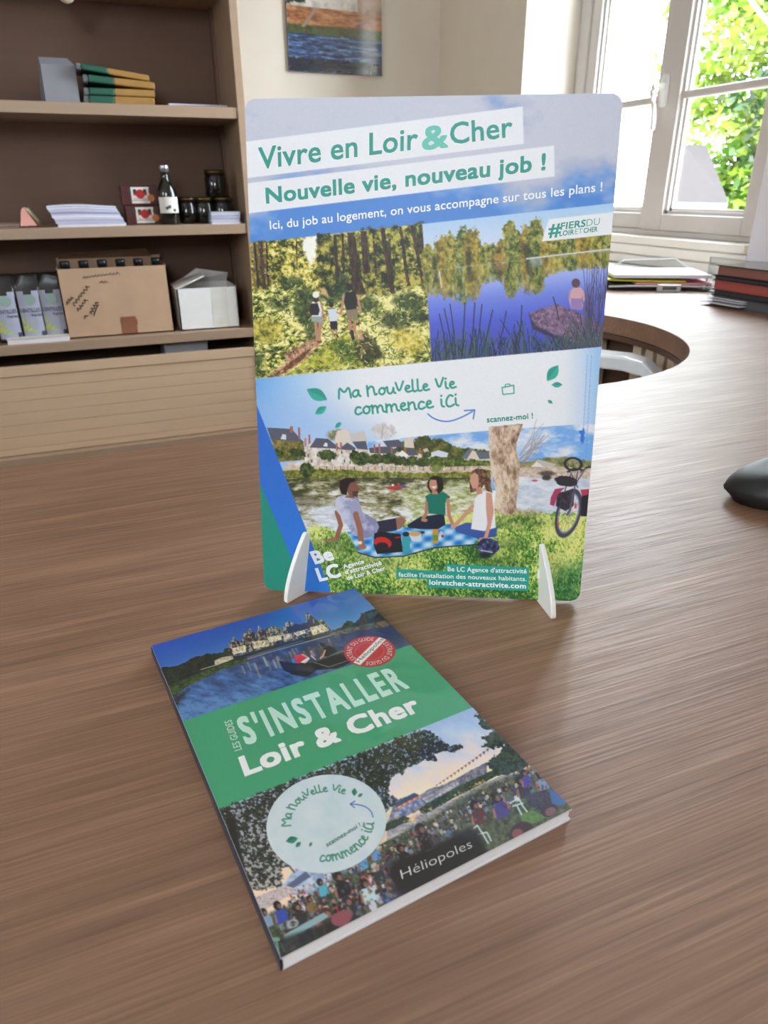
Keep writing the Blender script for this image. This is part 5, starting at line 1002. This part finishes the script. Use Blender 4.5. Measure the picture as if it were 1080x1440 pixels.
    mi = mat('marker_ink', (52, 46, 46), .6); b = MB(); rg = random.Random(9)
    def scrib(px0, py0, px1, py1, n, r=.0016, amp=3.0):
        pts = []
        for i in range(n*4+1):
            u = i/(n*4); x = px0+(px1-px0)*u; y = py0+(py1-py0)*u; k = (-1, .2, 1, -.3)[i % 4]*amp*rg.uniform(.5, 1.1); dx, dy = px1-px0, py1-py0; L = math.hypot(dx, dy); p = at(x-dy/L*k*-1+rg.uniform(-.5, .5), y+dx/L*k*-1, Y=Y0); pts.append((p.x, Y0-.001, p.z-S3))
        b.tube(pts, r, 4)
    scrib(93, 427, 103, 418, 3); scrib(103, 429, 125, 402, 6); scrib(109, 437, 122, 421, 4); scrib(119, 447, 123, 443, 1, amp=2); scrib(127, 441, 137, 424, 4); scrib(132, 444, 138, 428, 1, amp=.4); scrib(116, 390, 168, 384, 10, .0008, 2.0); scrib(140, 397, 152, 396, 2, .0008, 2)
    b.build('handwriting', mi, t)
    Rb = .033; mg = mat('dark_glass', (26, 24, 20), .08); mfo = mat('bottle_foil', (30, 30, 32), .35); t0 = None; nm = ['first', 'second', 'third', 'fourth', 'fifth', 'sixth']
    for k in range(6):
        xx = x0+(x1-x0)*(k+.5)/6; lab = '%s bottle from the left, only its dark neck showing above the cardboard box' % nm[k]
        if t0 is None:
            t0 = thing('bottle', lab, 'bottle', (xx, Y0+.058, S3+e+.0005), group='bottles in the cardboard box'); H2 = z1+.016
            MB().lathe([(Rb*.9, 0), (Rb*.9, H2*.62), (Rb*.5, H2*.78), (Rb*.42, H2*.9), (Rb*.42, H2*.93)]).build('body', mg, t0, smooth=True); MB().lathe([(Rb*.5, H2*.90), (Rb*.52, H2*.985), (Rb*.46, H2)]).build('cap', mfo, t0, smooth=True)
        else: dup(t0, (xx, Y0+.058, S3+e+.0005), 0, lab)
    # white box with raised flaps
    Y1 = 2.795; bl, br, tl = at(257, 469, Y=Y1), at(343, 463, Y=Y1), at(248, 407, Y=Y1); mw, mwi = mat('white_carton', (232, 230, 228), .6, var=.02), mat('carton_inside', (120, 112, 108), .8)
    t = thing('white_box', 'white carton with half-open flaps at the right end of the lower shelf', 'box', (0, 0, S3)); z1 = tl.z-S3; xa, xb = (bl.x+tl.x)/2-.002, br.x-.012; d = .20; sh = -.012
    b = MB(); F = lambda x, y, z: (x+(.018 if y > Y1+.1 else 0)*-1.6, y, z)
    b.hexa([(xa, Y1, 0), (xb, Y1, 0), (xb, Y1+e, 0), (xa, Y1+e, 0)], [(xa, Y1, z1), (xb, Y1, z1), (xb, Y1+e, z1), (xa, Y1+e, z1)]); b.box((xa, Y1+d-e, 0), (xb, Y1+d, z1)).box((xa, Y1, 0), (xa+e, Y1+d, z1)).box((xb-e, Y1, 0), (xb, Y1+d, z1)).box((xa, Y1, 0), (xb, Y1+d, e)); b.build('body', mw, t)
    fl = at(287, 386, Y=Y1+.06).z-S3
    MB().hexa([(xa-.002, Y1+.0, z1), (xa+.002, Y1, z1), (xa+.002, Y1+d, z1), (xa-.002, Y1+d, z1)], [(xa+.11, Y1+.03, fl), (xa+.113, Y1+.03, fl-.003), (xa+.113, Y1+d-.02, fl-.003), (xa+.11, Y1+d-.02, fl)]).build('flap', mw, t)
    MB().hexa([(xa+.02, Y1+d-e, z1), (xb-.005, Y1+d-e, z1), (xb-.005, Y1+d, z1), (xa+.02, Y1+d, z1)], [(xa+.10, Y1+d-.05, z1+.055), (xb-.004, Y1+d-.05, z1+.034), (xb-.004, Y1+d-.047, z1+.036), (xa+.10, Y1+d-.047, z1+.057)]).build('flap', mw, t)
    MB().box((xa+.125, Y1-.0008, .004), (xa+.185, Y1-.0002, z1)).build('clear_tape', mat('clear_tape', (222, 220, 212), .3), t)
    # what shows through the gap above the roller shutter
    yc = 2.83; x0, x1 = px_x(231, 487, yc), px_x(292, 485, yc)
    t = thing('file_box', 'grey-white file box showing in the dark gap above the shutter', 'box', (x0, yc, .095)); MB().box((0, 0, 0), (x1-x0, .2, D-.297-.095)).build('body', mat('file_grey', (190, 190, 200), .6), t, bevel=.003); MB().box((-.001, -.001, D-.297-.0945), (x1-x0+.001, .201, D-.293-.095)).build('lid', mat('file_grey', (190, 190, 200), .6), t)
top_shelf(); middle_shelf(); lower_shelf()

# ------------------------------------------------------------------ photograph hung on the back wall
def wall_picture():
    y = YB-.016; x0 = at(405, 60, Y=y).x; x1 = at(537, 60, Y=y).x; z0 = (at(407, 99, Y=y).z+at(536, 107, Y=y).z)/2; w = x1-x0; h = w*1.45
    q = [at(403, 0, Y=y), at(537, 0, Y=y)]
    t = thing('wall_picture', 'unframed riverside town photograph on the back wall', 'picture', (x0, y, z0))
    MB().box((0, 0, 0), (w, .014, h)).build('panel', mat('panel_edge', (60, 60, 64), .5), t)
    fr = lambda px, py: ((at(px, py, Y=y).x-x0), (at(px, py, Y=y).z-z0))
    cv = Canvas(160, 232, [(0, h), (w, h), (w, 0), (0, 0)])
    U, V = cv.X/w, cv.Y/h                                 # 0..1 right, up
    cv.a = pal(fbm(cv.X*400, cv.Y*500, 40, 4), [(150, 172, 204), (206, 214, 224)])
    R = lambda pts: [(u*w, v*w) for u, v in pts]          # units of the picture's width
    px_ = .004
    def poly(pts, col, rough=0.0): cv.poly(R(pts), col, soft=.0025, rough=rough*w, rs=.02*w)
    T = lambda s, cols, sy=1: (lambda X, Y: pal(fbm(X/w*120, Y/w*120*sy, s, 4), cols, .3, .7))
    poly([(0, 0), (1, 0), (1, .34), (0, .40)], T(14, [(30, 40, 58), (44, 66, 104), (74, 104, 152), (120, 146, 186)], 10))
    poly([(0, 0), (1, 0), (1, .10), (0, .12)], T(10, [(30, 34, 44), (44, 50, 64)], 3), .02)
    poly([(0, .33), (1, .30), (1, .40), (0, .42)], T(8, [(52, 66, 34), (84, 96, 50), (70, 60, 40)], 3), .01)
    poly([(0, .40), (1, .39), (1, .53), (0, .57)], T(10, [(120, 74, 44), (164, 108, 66), (190, 140, 96)], 3), .01)
    poly([(.14, .38), (.18, .38), (.34, .56), (.30, .56)], (150, 128, 108))
    poly([(0, .55), (1, .53), (1, .78), (0, .80)], T(8, [(176, 172, 164), (206, 202, 194), (222, 218, 212)]))
    poly([(0, .56), (.2, .58), (.2, .68), (0, .70)], T(6, [(34, 44, 30), (60, 70, 44)]), .02)
    poly([(.2, .60), (.52, .59), (.52, .74), (.2, .75)], (214, 210, 200)); poly([(.18, .74), (.54, .73), (.46, .80), (.28, .81)], (92, 88, 92)); poly([(.74, .52), (1, .52), (1, .80), (.74, .78)], T(6, [(150, 120, 96), (180, 156, 130)]))
    for i in range(9):
        for j in range(2): poly([(.23+i*.033, .62+j*.06), (.245+i*.033, .62+j*.06), (.245+i*.033, .655+j*.06), (.23+i*.033, .655+j*.06)], (110, 106, 104))
    poly([(0, .80), (1, .78), (1, .92), (0, .94)], T(5, [(52, 54, 66), (84, 86, 98), (60, 60, 70)]), .01)
    for i in range(11): poly([(.03+i*.09, .83), (.065+i*.09, .83), (.065+i*.09, .88), (.03+i*.09, .88)], (196, 192, 186)); poly([(.05+i*.09, .92), (.068+i*.09, .92), (.068+i*.09, .97), (.05+i*.09, .97)], (150, 110, 92))
    P = Print(cv, w, h); o = P.build('photo_print', print_mat('photo_gloss', .16, .6), t); o.rotation_euler = (math.pi/2, 0, 0); o.location = (0, -.0008, 0)
wall_picture()
# ------------------------------------------------------------------ the wrap-around desk
m_desk = wood('walnut_laminate', (108, 76, 55), (133, 97, 74), (161, 124, 98), .50, 1.0, .42, spec=1.0)
m_edge = wood('walnut_edge', (70, 50, 40), (92, 66, 52), (112, 84, 66), .4)
def desk():
    t = thing('desk', 'large brown wood-grain desk curving round to the window', 'desk', (0, 0, 0))
    arc = [(.625+.39*math.sin(math.radians(a)), 1.165-.39*math.cos(math.radians(a))) for a in range(0, 181, 5)]
    poly = [(-1.3, -.38), (XA-.032, -.38), (XA-.032, 2.22), (.625, 2.22)]+arc[::-1]+[(.45, .756), (-1.3, .703)]
    MB().prism(poly, D-.036, D).build('desktop', m_desk, t, bevel=.0015)
    ar = MB(); n = len(arc)
    vs = []
    for x, y in arc:
        dx, dy = (x-.625)/.39, (y-1.165)/.39
        vs += [(x+dx*.001, y+dy*.001, D-.037), (x+dx*.001, y+dy*.001, D-.048), (x+dx*.02, y+dy*.02, D-.048), (x+dx*.02, y+dy*.02, D-.037)]
    fs = [(4*i+k, 4*i+4+k, 4*i+4+(k+1) % 4, 4*i+(k+1) % 4) for i in range(n-1) for k in range(4)]+[(3, 2, 1, 0), (4*n-4, 4*n-3, 4*n-2, 4*n-1)]
    ar.add(vs, fs).build('apron', m_edge, t)
    R = .425; slats = [MB(), MB()]
    for a in range(35, 178, 5):
        if 92 <= a <= 101: continue
        b = slats[a > 95]
        a0, a1 = math.radians(a+.4), math.radians(a+3.7); P = lambda r, q: (.625+r*math.sin(q), 1.165-r*math.cos(q))
        if P(R, a0)[1] < .80: continue
        q = [P(R, a0), P(R, a1), P(R+.018, a1), P(R+.018, a0)]; b.hexa([(x, y, .05) for x, y in q], [(x, y, D-.049) for x, y in q])
    for b in slats: b.build('slatted_panel', mat('slat_beige', (232, 212, 186), .6), t)
    b = MB(); n = 30; vs = []
    for k in range(n+1):
        q = math.radians(30+148*k/n); vs += [(.625+(R+.03)*math.sin(q), 1.165-(R+.03)*math.cos(q), .03), (.625+(R+.03)*math.sin(q), 1.165-(R+.03)*math.cos(q), D-.038), (.625+(R+.045)*math.sin(q), 1.165-(R+.045)*math.cos(q), D-.038), (.625+(R+.045)*math.sin(q), 1.165-(R+.045)*math.cos(q), .03)]
    b.add(vs, [(4*i+k, 4*i+4+k, 4*i+4+(k+1) % 4, 4*i+(k+1) % 4) for i in range(n) for k in range(4)]+[(3, 2, 1, 0), (4*n, 4*n+1, 4*n+2, 4*n+3)]).build('backing_panel', m_edge, t)
    for a, c in (((-1.28, -.34, 0), (-1.25, .68, D-.037)), ((-1.25, -.34, .1), (1.5, -.32, D-.037)), ((1.5, -.34, 0), (1.53, 2.2, D-.037)), ((.66, 2.16, 0), (1.5, 2.19, D-.037))): MB().box(a, c).build('leg_panel', m_edge, t)
desk()

# ------------------------------------------------------------------ chair in the hollow of the desk
def chair():
    za = D-.05; p1 = at(843, 494, Z=-.05); p2 = at(920, 503, Z=-.05)
    ang = math.atan2(p2.y-p1.y, p2.x-p1.x)
    t = thing('office_chair', 'office chair with pale armrest in the hollow of the desk', 'chair', (p2.x, p2.y, 0), ang)
    mp, mf, mk = mat('pale_armrest', (236, 238, 242), .2), mat('chair_fabric', (52, 46, 44), .9), mat('chair_black', (34, 34, 36), .4)
    # local: x forward along the armrest (front end at 0), y to the far side
    for y in (.0, .50):
        a = MB(); pr = [(-.30, -.002), (-.05, 0), (-.015, -.006), (.012, -.026), (.02, -.05)]
        vs = []
        for x, z in pr: vs += [(x, y-.026, za+z), (x, y+.026, za+z), (x, y+.026, za+z-.028), (x, y-.026, za+z-.028)]
        a.add(vs, [(4*i+k, 4*i+4+k, 4*i+4+(k+1) % 4, 4*i+(k+1) % 4) for i in range(len(pr)-1) for k in range(4)]+[(3, 2, 1, 0), (16, 17, 18, 19)]); a.build('armrest', mp, t, bevel=.008, seg=3)
        MB().tube([(-.16, y, za-.028), (-.17, y, .48), (-.18, y+(.1 if y < .2 else -.1), .42)], .014, 10).build('arm_post', mk, t, smooth=True)
    MB().prism(rrect(-.40, .03, .06, .47, .08), .42, .48).build('seat', mf, t, bevel=.02, seg=3)
    b = MB().hexa([(-.44, .06, .50), (-.40, .06, .50), (-.40, .44, .50), (-.44, .44, .50)], [(-.52, .07, .96), (-.48, .07, .96), (-.48, .43, .96), (-.52, .43, .96)]); b.build('backrest', mf, t, bevel=.015, seg=3)
    MB().tube([(-.2, .25, .43), (-.42, .25, .43), (-.46, .25, .60)], .02, 8).build('back_stem', mk, t, smooth=True)
    MB().tube([(-.17, .25, .08), (-.17, .25, .42)], .025, 12).build('column', mk, t, smooth=True)
    for k in range(5):
        a = k*2*math.pi/5+.3; MB().tube([(-.17, .25, .10), (-.17+.25*math.cos(a), .25+.25*math.sin(a), .07)], [.022, .014], 8).build('leg', mk, t, smooth=True)
        MB().lathe([(.026, -.011), (.026, .011)], 14, 0, Matrix.Translation((-.17+.25*math.cos(a), .25+.25*math.sin(a), .027)) @ Matrix.Rotation(math.pi/2, 4, 'X')).build('caster', mk, t, smooth=True)
chair()

# ------------------------------------------------------------------ printed poster on two slotted feet
RB = math.radians(-26.327); LEAN = math.radians(9.56); B0 = Vector((.0752, .4091, D+.002))
def poster():
    t = thing('poster_board', 'colourful regional poster board standing upright on two white feet', 'poster', tuple(B0-Vector((0, 0, .002))), RB)
    Mb = Matrix.Translation((0, 0, .002)) @ Matrix.Rotation(-LEAN, 4, 'X')            # sheet plane: local x right, z up the sheet
    th = .0028
    b = MB().prism(rrect(0, 0, BW, BH, .0065), 0, th)
    o = b.build('backing', mat('poster_backing', (226, 226, 228), .5), t); o.matrix_local = Mb @ Matrix.Rotation(math.pi/2, 4, 'X') @ Matrix.Translation((0, 0, -th))
    r = .0065
    def keep(x, y):
        dx = np.maximum(np.maximum(r-x, x-(BW-r)), 0); dy = np.maximum(np.maximum(r-y, y-(BH-r)), 0); return dx*dx+dy*dy <= r*r
    P = Print(art_poster(), BW, BH, keep); H = H_BOARD; X = lambda *a, **k: P.text(a[0], H, *a[1:], **k)
    WH = (246, 247, 250)
    X('Vivre en Loir', (363.3, 238.2), (586.3, 209.8), (362, 207.5), TEAL, bold=.014)
    X('&', (592.5, 211.8), (629.5, 207.5), (591.5, 178), MINT, bold=.022)
    X('Cher', (632.4, 203.6), (719.8, 192.6), (631, 173.5), TEAL, bold=.014)
    X('Nouvelle vie, nouveau job !', (373.6, 286.5), (766, 239.3), (372.2, 264), TEAL, bold=.026)
    X('Ici, du job au logement, on vous accompagne sur tous les plans !', (379, 322.6), (845.8, 269), (378.2, 310.5), WH, bold=.012)
    X('#', (770, 333.5), (787.5, 331.5), (770.5, 314.5), TEAL, bold=.022)
    X('FIERS', (787, 323.6), (822, 319), (788.2, 313.6), TEAL, bold=.022); X('DU', (823.5, 318.8), (842, 316.4), (824.3, 308.8), TEAL, bold=-.012)
    X('LOIR', (785.6, 332.6), (806, 330), (786.2, 325.3), TEAL, bold=.022); X('ET', (807.5, 329.8), (818, 328.5), (808, 322.5), TEAL, bold=-.012); X('CHER', (819.5, 328.3), (839, 326), (820, 321), TEAL, bold=.022)
    X('scannez-moi !', (684.2, 594.4), (749, 588.8), (683.7, 586.2), TEAL, bold=.022)
    X('Be', (443.2, 793.4), (471, 786.4), (434.8, 775.6), WH, bold=.036); X('LC', (449.2, 817.8), (480.6, 810.4), (442.4, 799), WH, bold=.036)
    X('Agence', (483, 799.4), (512.5, 791.6), (481, 793.6), WH, bold=.024); X("d'attractivité", (485.8, 807.4), (537, 793.8), (483.8, 801.4), WH, bold=.024); X('de Loir & Cher', (488.4, 815.8), (541.6, 801.6), (486.6, 810), WH, bold=.024)
    X("Be LC Agence d'attractivité", (629.4, 803.2), (740.4, 806.6), (629, 796.8), WH, bold=.012); X("facilite l'installation des nouveaux habitants.", (560.4, 810.6), (740, 817.4), (560, 804.4), WH, bold=.012); X('loiretcher-attractivite.com', (603.6, 822), (739.4, 828), (603.4, 814.8), WH, bold=.024)
    o = P.build('printed_sheet', print_mat('poster_ink', .42, spec=.3), t); o.matrix_local = Mb @ Matrix.Rotation(math.pi/2, 4, 'X') @ Matrix.Translation((0, 0, .0002))
    # feet: thin white plates square to the sheet, a long curved toe in front and a heel behind
    mf = mat('foot_white', (240, 240, 238), .35)
    for u0, du, toe, top in ((.0258, -.0088, .0125, .0440), (.1850, .0058, .0198, .0405)):
        L_ = math.hypot(du, toe); dx, dy = du/L_, -toe/L_; nx, ny = -dy, dx; tl = math.tan(LEAN)
        s1 = -top*tl+.0030
        prof = [(L_-.0006, 0), (L_, .0012)]+[(L_+(s1-L_)*u**1.45, .0012+(top-.0026)*u**.93) for u in np.linspace(.07, 1, 14)]+[(s1-.0016, top), (s1-.006, top-.001), (s1-.010, top-.010), (-.030, .010), (-.036, 0)]
        e = .0017; n = len(prof); vs = [(u0+dx*q+nx*sg, dy*q+ny*sg, zz) for sg in (-e, e) for q, zz in prof]
        f = MB().add(vs, [tuple(range(n)), tuple(range(2*n-1, n-1, -1))]+[(i, (i+1) % n, n+(i+1) % n, n+i) for i in range(n)]).build('foot', mf, t, bevel=.0006)
        sg = 1 if du < 0 else -1; zt = .0205; c = u0+sg*.0024
        MB().hexa([(c-.001, zt*tl-.0022, zt-.003), (c+.001, zt*tl-.0022, zt-.003), (c+.001, zt*tl+.001, zt-.003), (c-.001, zt*tl+.001, zt-.003)], [(c-.0008, zt*tl-.0016, zt+.003), (c+.0008, zt*tl-.0016, zt+.003), (c+.0008, zt*tl+.001, zt+.003), (c-.0008, zt*tl+.001, zt+.003)]).build('slot_tab', mf, f)
poster()

# ------------------------------------------------------------------ guide booklet lying in front
def booklet():
    T = .0068
    t = thing('guide_booklet', 'guide booklet with green title band lying on the desk', 'book', (.0231, .1573, D), math.radians(6.82))
    MB().box((.0008, .0006, .0009), (KW-.0009, KH-.0006, T-.0008)).build('pages', mat('page_edges', (250, 249, 252), .6, var=.05, scale=900, stretch=(.02, .02, 1)), t)
    mc = mat('cover_white', (236, 236, 240), .25)
    MB().box((0, 0, 0), (KW, KH, .0008)).build('back_cover', mc, t)
    b = MB(); b.prism([(-.0006, .0004), (.0004, 0), (.0004, T-.0004), (-.0006, T-.001)], 0, KH, M=Matrix(((1, 0, 0, 0), (0, 0, 1, 0), (0, 1, 0, 0), (0, 0, 0, 1)))); b.build('spine', mat('spine_blue', (36, 44, 62), .3), t)
    cv = MB().box((0, 0, T-.0008), (KW, KH, T)).build('front_cover', mc, t)
    P = Print(art_book(), KW, KH); H = H_BOOK; X = lambda *a, **k: P.text(a[0], H, *a[1:], **k)
    WH = (252, 250, 248)
    X("S'INSTALLER", (346.5, 1053.2), (577.4, 970.8), (330.5, 1015.5), (206, 240, 224), bold=.034, space=1.16)
    X('Loir & Cher', (344.6, 1097.6), (595, 1003.4), (334.6, 1070.2), WH, bold=.036)
    X('LES GUIDES', (340.6, 1058.6), (325.2, 1016.4), (330.2, 1061.8), (206, 230, 216), bold=.014)
    X('Héliopoles', (564.8, 1241.4), (663.4, 1196.2), (561.8, 1228.8), (222, 220, 216), bold=-.014)
    X('Héliopoles', (506.2, 935.0), (540.8, 901.6), (500.6, 932.8), (40, 36, 36), bold=0)
    def ang(p):
        q = hmap(H, [p])[0]-SEAL_C; return math.atan2(q[1], q[0])
    for a, c in (((497.0, 932.0), (527.6, 898.6)), ((543.2, 905.6), (514, 938.2))):
        a0, a1 = ang(a), ang(c)
        if a1 > a0: a1 -= 2*math.pi
        P.arc('EXTRAIT DU GUIDE', SEAL_C, a0, a1, SEAL_R*.68, SEAL_R*.90, (238, 228, 226), bold=.01)
    o = P.build('printed_sheet', print_mat('cover_ink', .30, .9), cv); o.location = (0, 0, T+.0001)
    # round sticker
    s = MB(); n = 56; s.lathe([(STK_R, 0), (STK_R, .0002)], n)
    st = s.build('sticker', mat('sticker_paper', (220, 226, 230), .5), t); st.location = (STK_C[0], STK_C[1], T+.0004)
    k2 = STK_R*.995
    P = Print(art_sticker(), 2*STK_R, 2*STK_R, lambda x, y: (x-STK_R)**2+(y-STK_R)**2 <= k2*k2)
    Hs = np.array([[1, 0, STK_R-STK_C[0]], [0, 1, STK_R-STK_C[1]], [0, 0, 1]]) @ H_BOOK
    P.text('scannez-moi !', Hs, (460, 1198), (507.5, 1168.4), (457.6, 1192.2), (50, 128, 104), bold=.012)
    o = P.build('sticker_print', print_mat('sticker_ink', .35, .3), st); o.location = (-STK_R, -STK_R, .0003)
booklet()

# ------------------------------------------------------------------ mouse, folders, letter tray
def mouse():
    p = at(1026, 690, Z=.012); t = thing('computer_mouse', 'black computer mouse at the right edge of the photo', 'mouse', (p.x+.058, p.y-.012, D), math.radians(-14))
    n, m = 28, 12; vs = []; fs = []
    prof = [(0, 1.0, 0), (.004, 1.0, 0), (.010, 1.02, 0), (.018, .99, .0), (.025, .90, 0), (.031, .74, 0), (.036, .50, 0), (.0385, .22, 0), (.039, .02, 0)]
    for i, (z, s, _) in enumerate(prof):
        for k in range(n):
            a = 2*math.pi*k/n; x, y = math.cos(a), math.sin(a); x = math.copysign(abs(x)**.85, x)
            k0 = .84 if i == 0 else .9 if i == 1 else 1; zz = z*(1 if x > -.2 else 1-.22*(-x-.2)) if i > 2 else z
            vs.append((.059*x*s*k0+.004*(i/8), .033*y*s*k0, zz))
    for i in range(len(prof)-1):
        for k in range(n): fs.append((i*n+k, i*n+(k+1) % n, (i+1)*n+(k+1) % n, (i+1)*n+k))
    fs += [tuple(range(n-1, -1, -1)), tuple((len(prof)-1)*n+k for k in range(n))]
    MB().add(vs, fs).build('shell', mat('mouse_black', (34, 35, 37), .5), t, smooth=True)
    MB().lathe([(.008, -.003), (.008, .003)], 16, 0, Matrix.Translation((.034, 0, .0345)) @ Matrix.Rotation(math.pi/2, 4, 'X')).build('scroll_wheel', mat('wheel_grey', (70, 70, 72), .5), t, smooth=True)
mouse()
def folders():
    x0, y1 = 1.322, 1.272; W_, L_ = .245, .34
    mk, mg, mr, mp, mdr = mat('folder_black', (36, 38, 46), .16), mat('folder_grey', (84, 84, 86), .5), mat('folder_red', (170, 84, 78), .5), m_paper, mat('folder_dark_red', (140, 92, 82), .6)
    def folder(name, label, z, h, mc, mpg, dx=0, dy=0, rz=0, n=1, over=.004):
        t = thing(name, label, 'folder', (x0+dx, y1-dy, D+z), rz, 'folders stacked on the desk')
        MB().box((0, -L_, 0), (W_, 0, .0016)).build('cover', mc, t); MB().box((0, -L_, h-.0016), (W_, 0, h)).build('cover', mc, t)
        MB().box((over, -L_+.004, .0018), (W_-.003, -over, h-.0018)).build('pages', mpg, t)
        return t
    a = folder('folder', 'thick grey folder at the bottom of the stack by the window', 0, .022, mg, mat('grey_pages', (92, 92, 94), .7), 0, 0, .01)
    for k, (zz, dx) in enumerate(((.0065, -.020), (.0125, -.012), (.0165, -.007))): MB().box((dx, -.10, zz), (.1, .012-.003*k, zz+.0012)).build('loose_sheet', m_paper, a)
    folder('folder', 'dark grey folder just below the red one in the stack', .0225, .0125, mk, mat('dark_pages', (60, 58, 60), .7), -.002, .002, .0)
    folder('folder', 'red cardboard folder in the middle of the stack', .0355, .019, mr, mr, -.003, 0, -.012)
    folder('folder', 'thin black folder lying on the red one', .055, .009, mk, mat('dark_pages', (60, 58, 60), .7), -.001, .001, .006, over=.002)
    folder('folder', 'glossy black binder with brown-red pages topping the stack', .0645, .0225, mk, mdr, 0, 0, .0)
folders()
def letter_tray():
    m_ac = glass_mat('clear_acrylic', (.86, .88, .88)); m_ed = mat('acrylic_edge', (226, 230, 230), .2)
    o = Vector((1.262, 1.560, D)); rz = math.radians(-28)
    t = thing('letter_tray', 'clear acrylic letter tray full of papers by the window', 'tray', tuple(o), rz)
    L_, Wd, e = .27, .215, .003                    # local x along the front, y towards the window wall
    MB().box((0, 0, .003), (L_, Wd, .006)).build('tray_floor', m_ac, t)
    def panel(y, pts, nm):
        b = MB(); n = len(pts); vs = [(x, y, z) for x, z in pts]+[(x, y+e, z) for x, z in pts]
        b.add(vs, [tuple(range(n)), tuple(range(2*n-1, n-1, -1))]+[(i, (i+1) % n, n+(i+1) % n, n+i) for i in range(n)]); p = b.build(nm, m_ac, t)
        ed = MB(); ed.tube([(x, y+e/2, z) for x, z in pts[1:-1]], .0026, 6); ed.build('polished_edge', m_ed, p); return p
    panel(Wd-e, [(0, .003), (0, .012), (.075, .058), (.215, .062), (.262, .034), (L_, .034), (L_, .003)], 'side_panel')
    panel(0, [(0, .003), (0, .010), (.06, .012), (.20, .012), (L_, .010), (L_, .003)], 'side_panel')
    MB().box((L_-e, 0, .006), (L_, Wd, .030)).build('end_panel', m_ac, t)
    for x, y in ((.01, .01), (L_-.02, .01), (.01, Wd-.02), (L_-.02, Wd-.02)): MB().box((x, y, 0), (x+.012, y+.012, .003)).build('foot', m_ac, t)
    M = Matrix.Translation(o) @ Matrix.Rotation(rz, 4, 'Z')
    def sheet(name, label, cat, x0, y0, x1, y1, z, h, m, r2=0, curl=0, group=None):
        K = 8; b = MB(); vs = []
        for s in (0, h):
            for j in range(K+1):
                u = j/K; x = x0+(x1-x0)*u; vs += [(x, y0, z+s+curl*(1-u)**3), (x, y1, z+s+curl*(1-u)**3)]
        m2 = 2*(K+1); fs = []
        for j in range(K):
            a = 2*j; fs += [(a, a+1, a+3, a+2), (m2+a, m2+a+2, m2+a+3, m2+a+1), (a, a+2, m2+a+2, m2+a), (a+1, m2+a+1, m2+a+3, a+3)]
        fs += [(0, m2, m2+1, 1), (2*K, 2*K+1, m2+2*K+1, m2+2*K)]
        b.add(vs, fs); ob = b.build(name, m); ob.matrix_world = M @ Matrix.Rotation(r2, 4, 'Z'); tag(ob, label, cat, group); return ob
    sheet('file', 'dark file at the bottom of the acrylic tray', 'file', .012, .006, .24, .205, .0062, .008, mat('file_dark', (66, 58, 60), .6))
    sheet('file', 'pink paper file lying in the acrylic tray', 'file', .07, .008, .262, .2, .0146, .0045, mat('file_pink', (226, 150, 160), .6))
    sheet('file', 'yellow-green plastic file sticking out of the tray at the left', 'file', -.05, .022, .20, .19, .0195, .004, mat('file_yellow', (204, 206, 40), .45), 0, .006)
    sheet('papers', 'white sheets lying on top of the files in the tray', 'papers', .012, .012, .262, .20, .0305, .008, m_paper)
    clip = M @ Vector((.150, -.012, 0))
    c = thing('binder_clip', 'small clear clip box before the acrylic tray', 'clip', (clip.x, clip.y, D), rz)
    MB().prism(rrect(-.030, -.008, .030, .008, .006), 0, .018).build('body', mat('clip_clear', (206, 206, 206), .15, coat=.5), c, bevel=.002); MB().prism(rrect(-.018, -.0095, .018, .0095, .003), .005, .013).build('clasp', mat('clip_dark', (92, 88, 92), .3), c)
    # second upright divider behind the folders
    a, b2 = at(999, 361, X=1.62), at(1062, 369, X=1.56); y0, y1 = a.y, max(b2.y, YC+.03)
    g = thing('acrylic_holder', 'clear upright acrylic panel standing behind the folder stack', 'holder', (1.50, 1.50, D), 0)
    zt = at(999, 361, X=1.50).z-D; q0 = at(999, 361, X=1.50).y-1.50
    MB().box((0, q0-.16, 0), (.003, q0, zt)).build('panel', m_ac, g); MB().box((-.03, q0-.16, 0), (.04, q0, .003)).build('base', m_ac, g)
    MB().tube([(.0015, q0, .003), (.0015, q0, zt), (.0015, q0-.16, zt)], .002, 6).build('polished_edge', m_ed, g)
letter_tray()
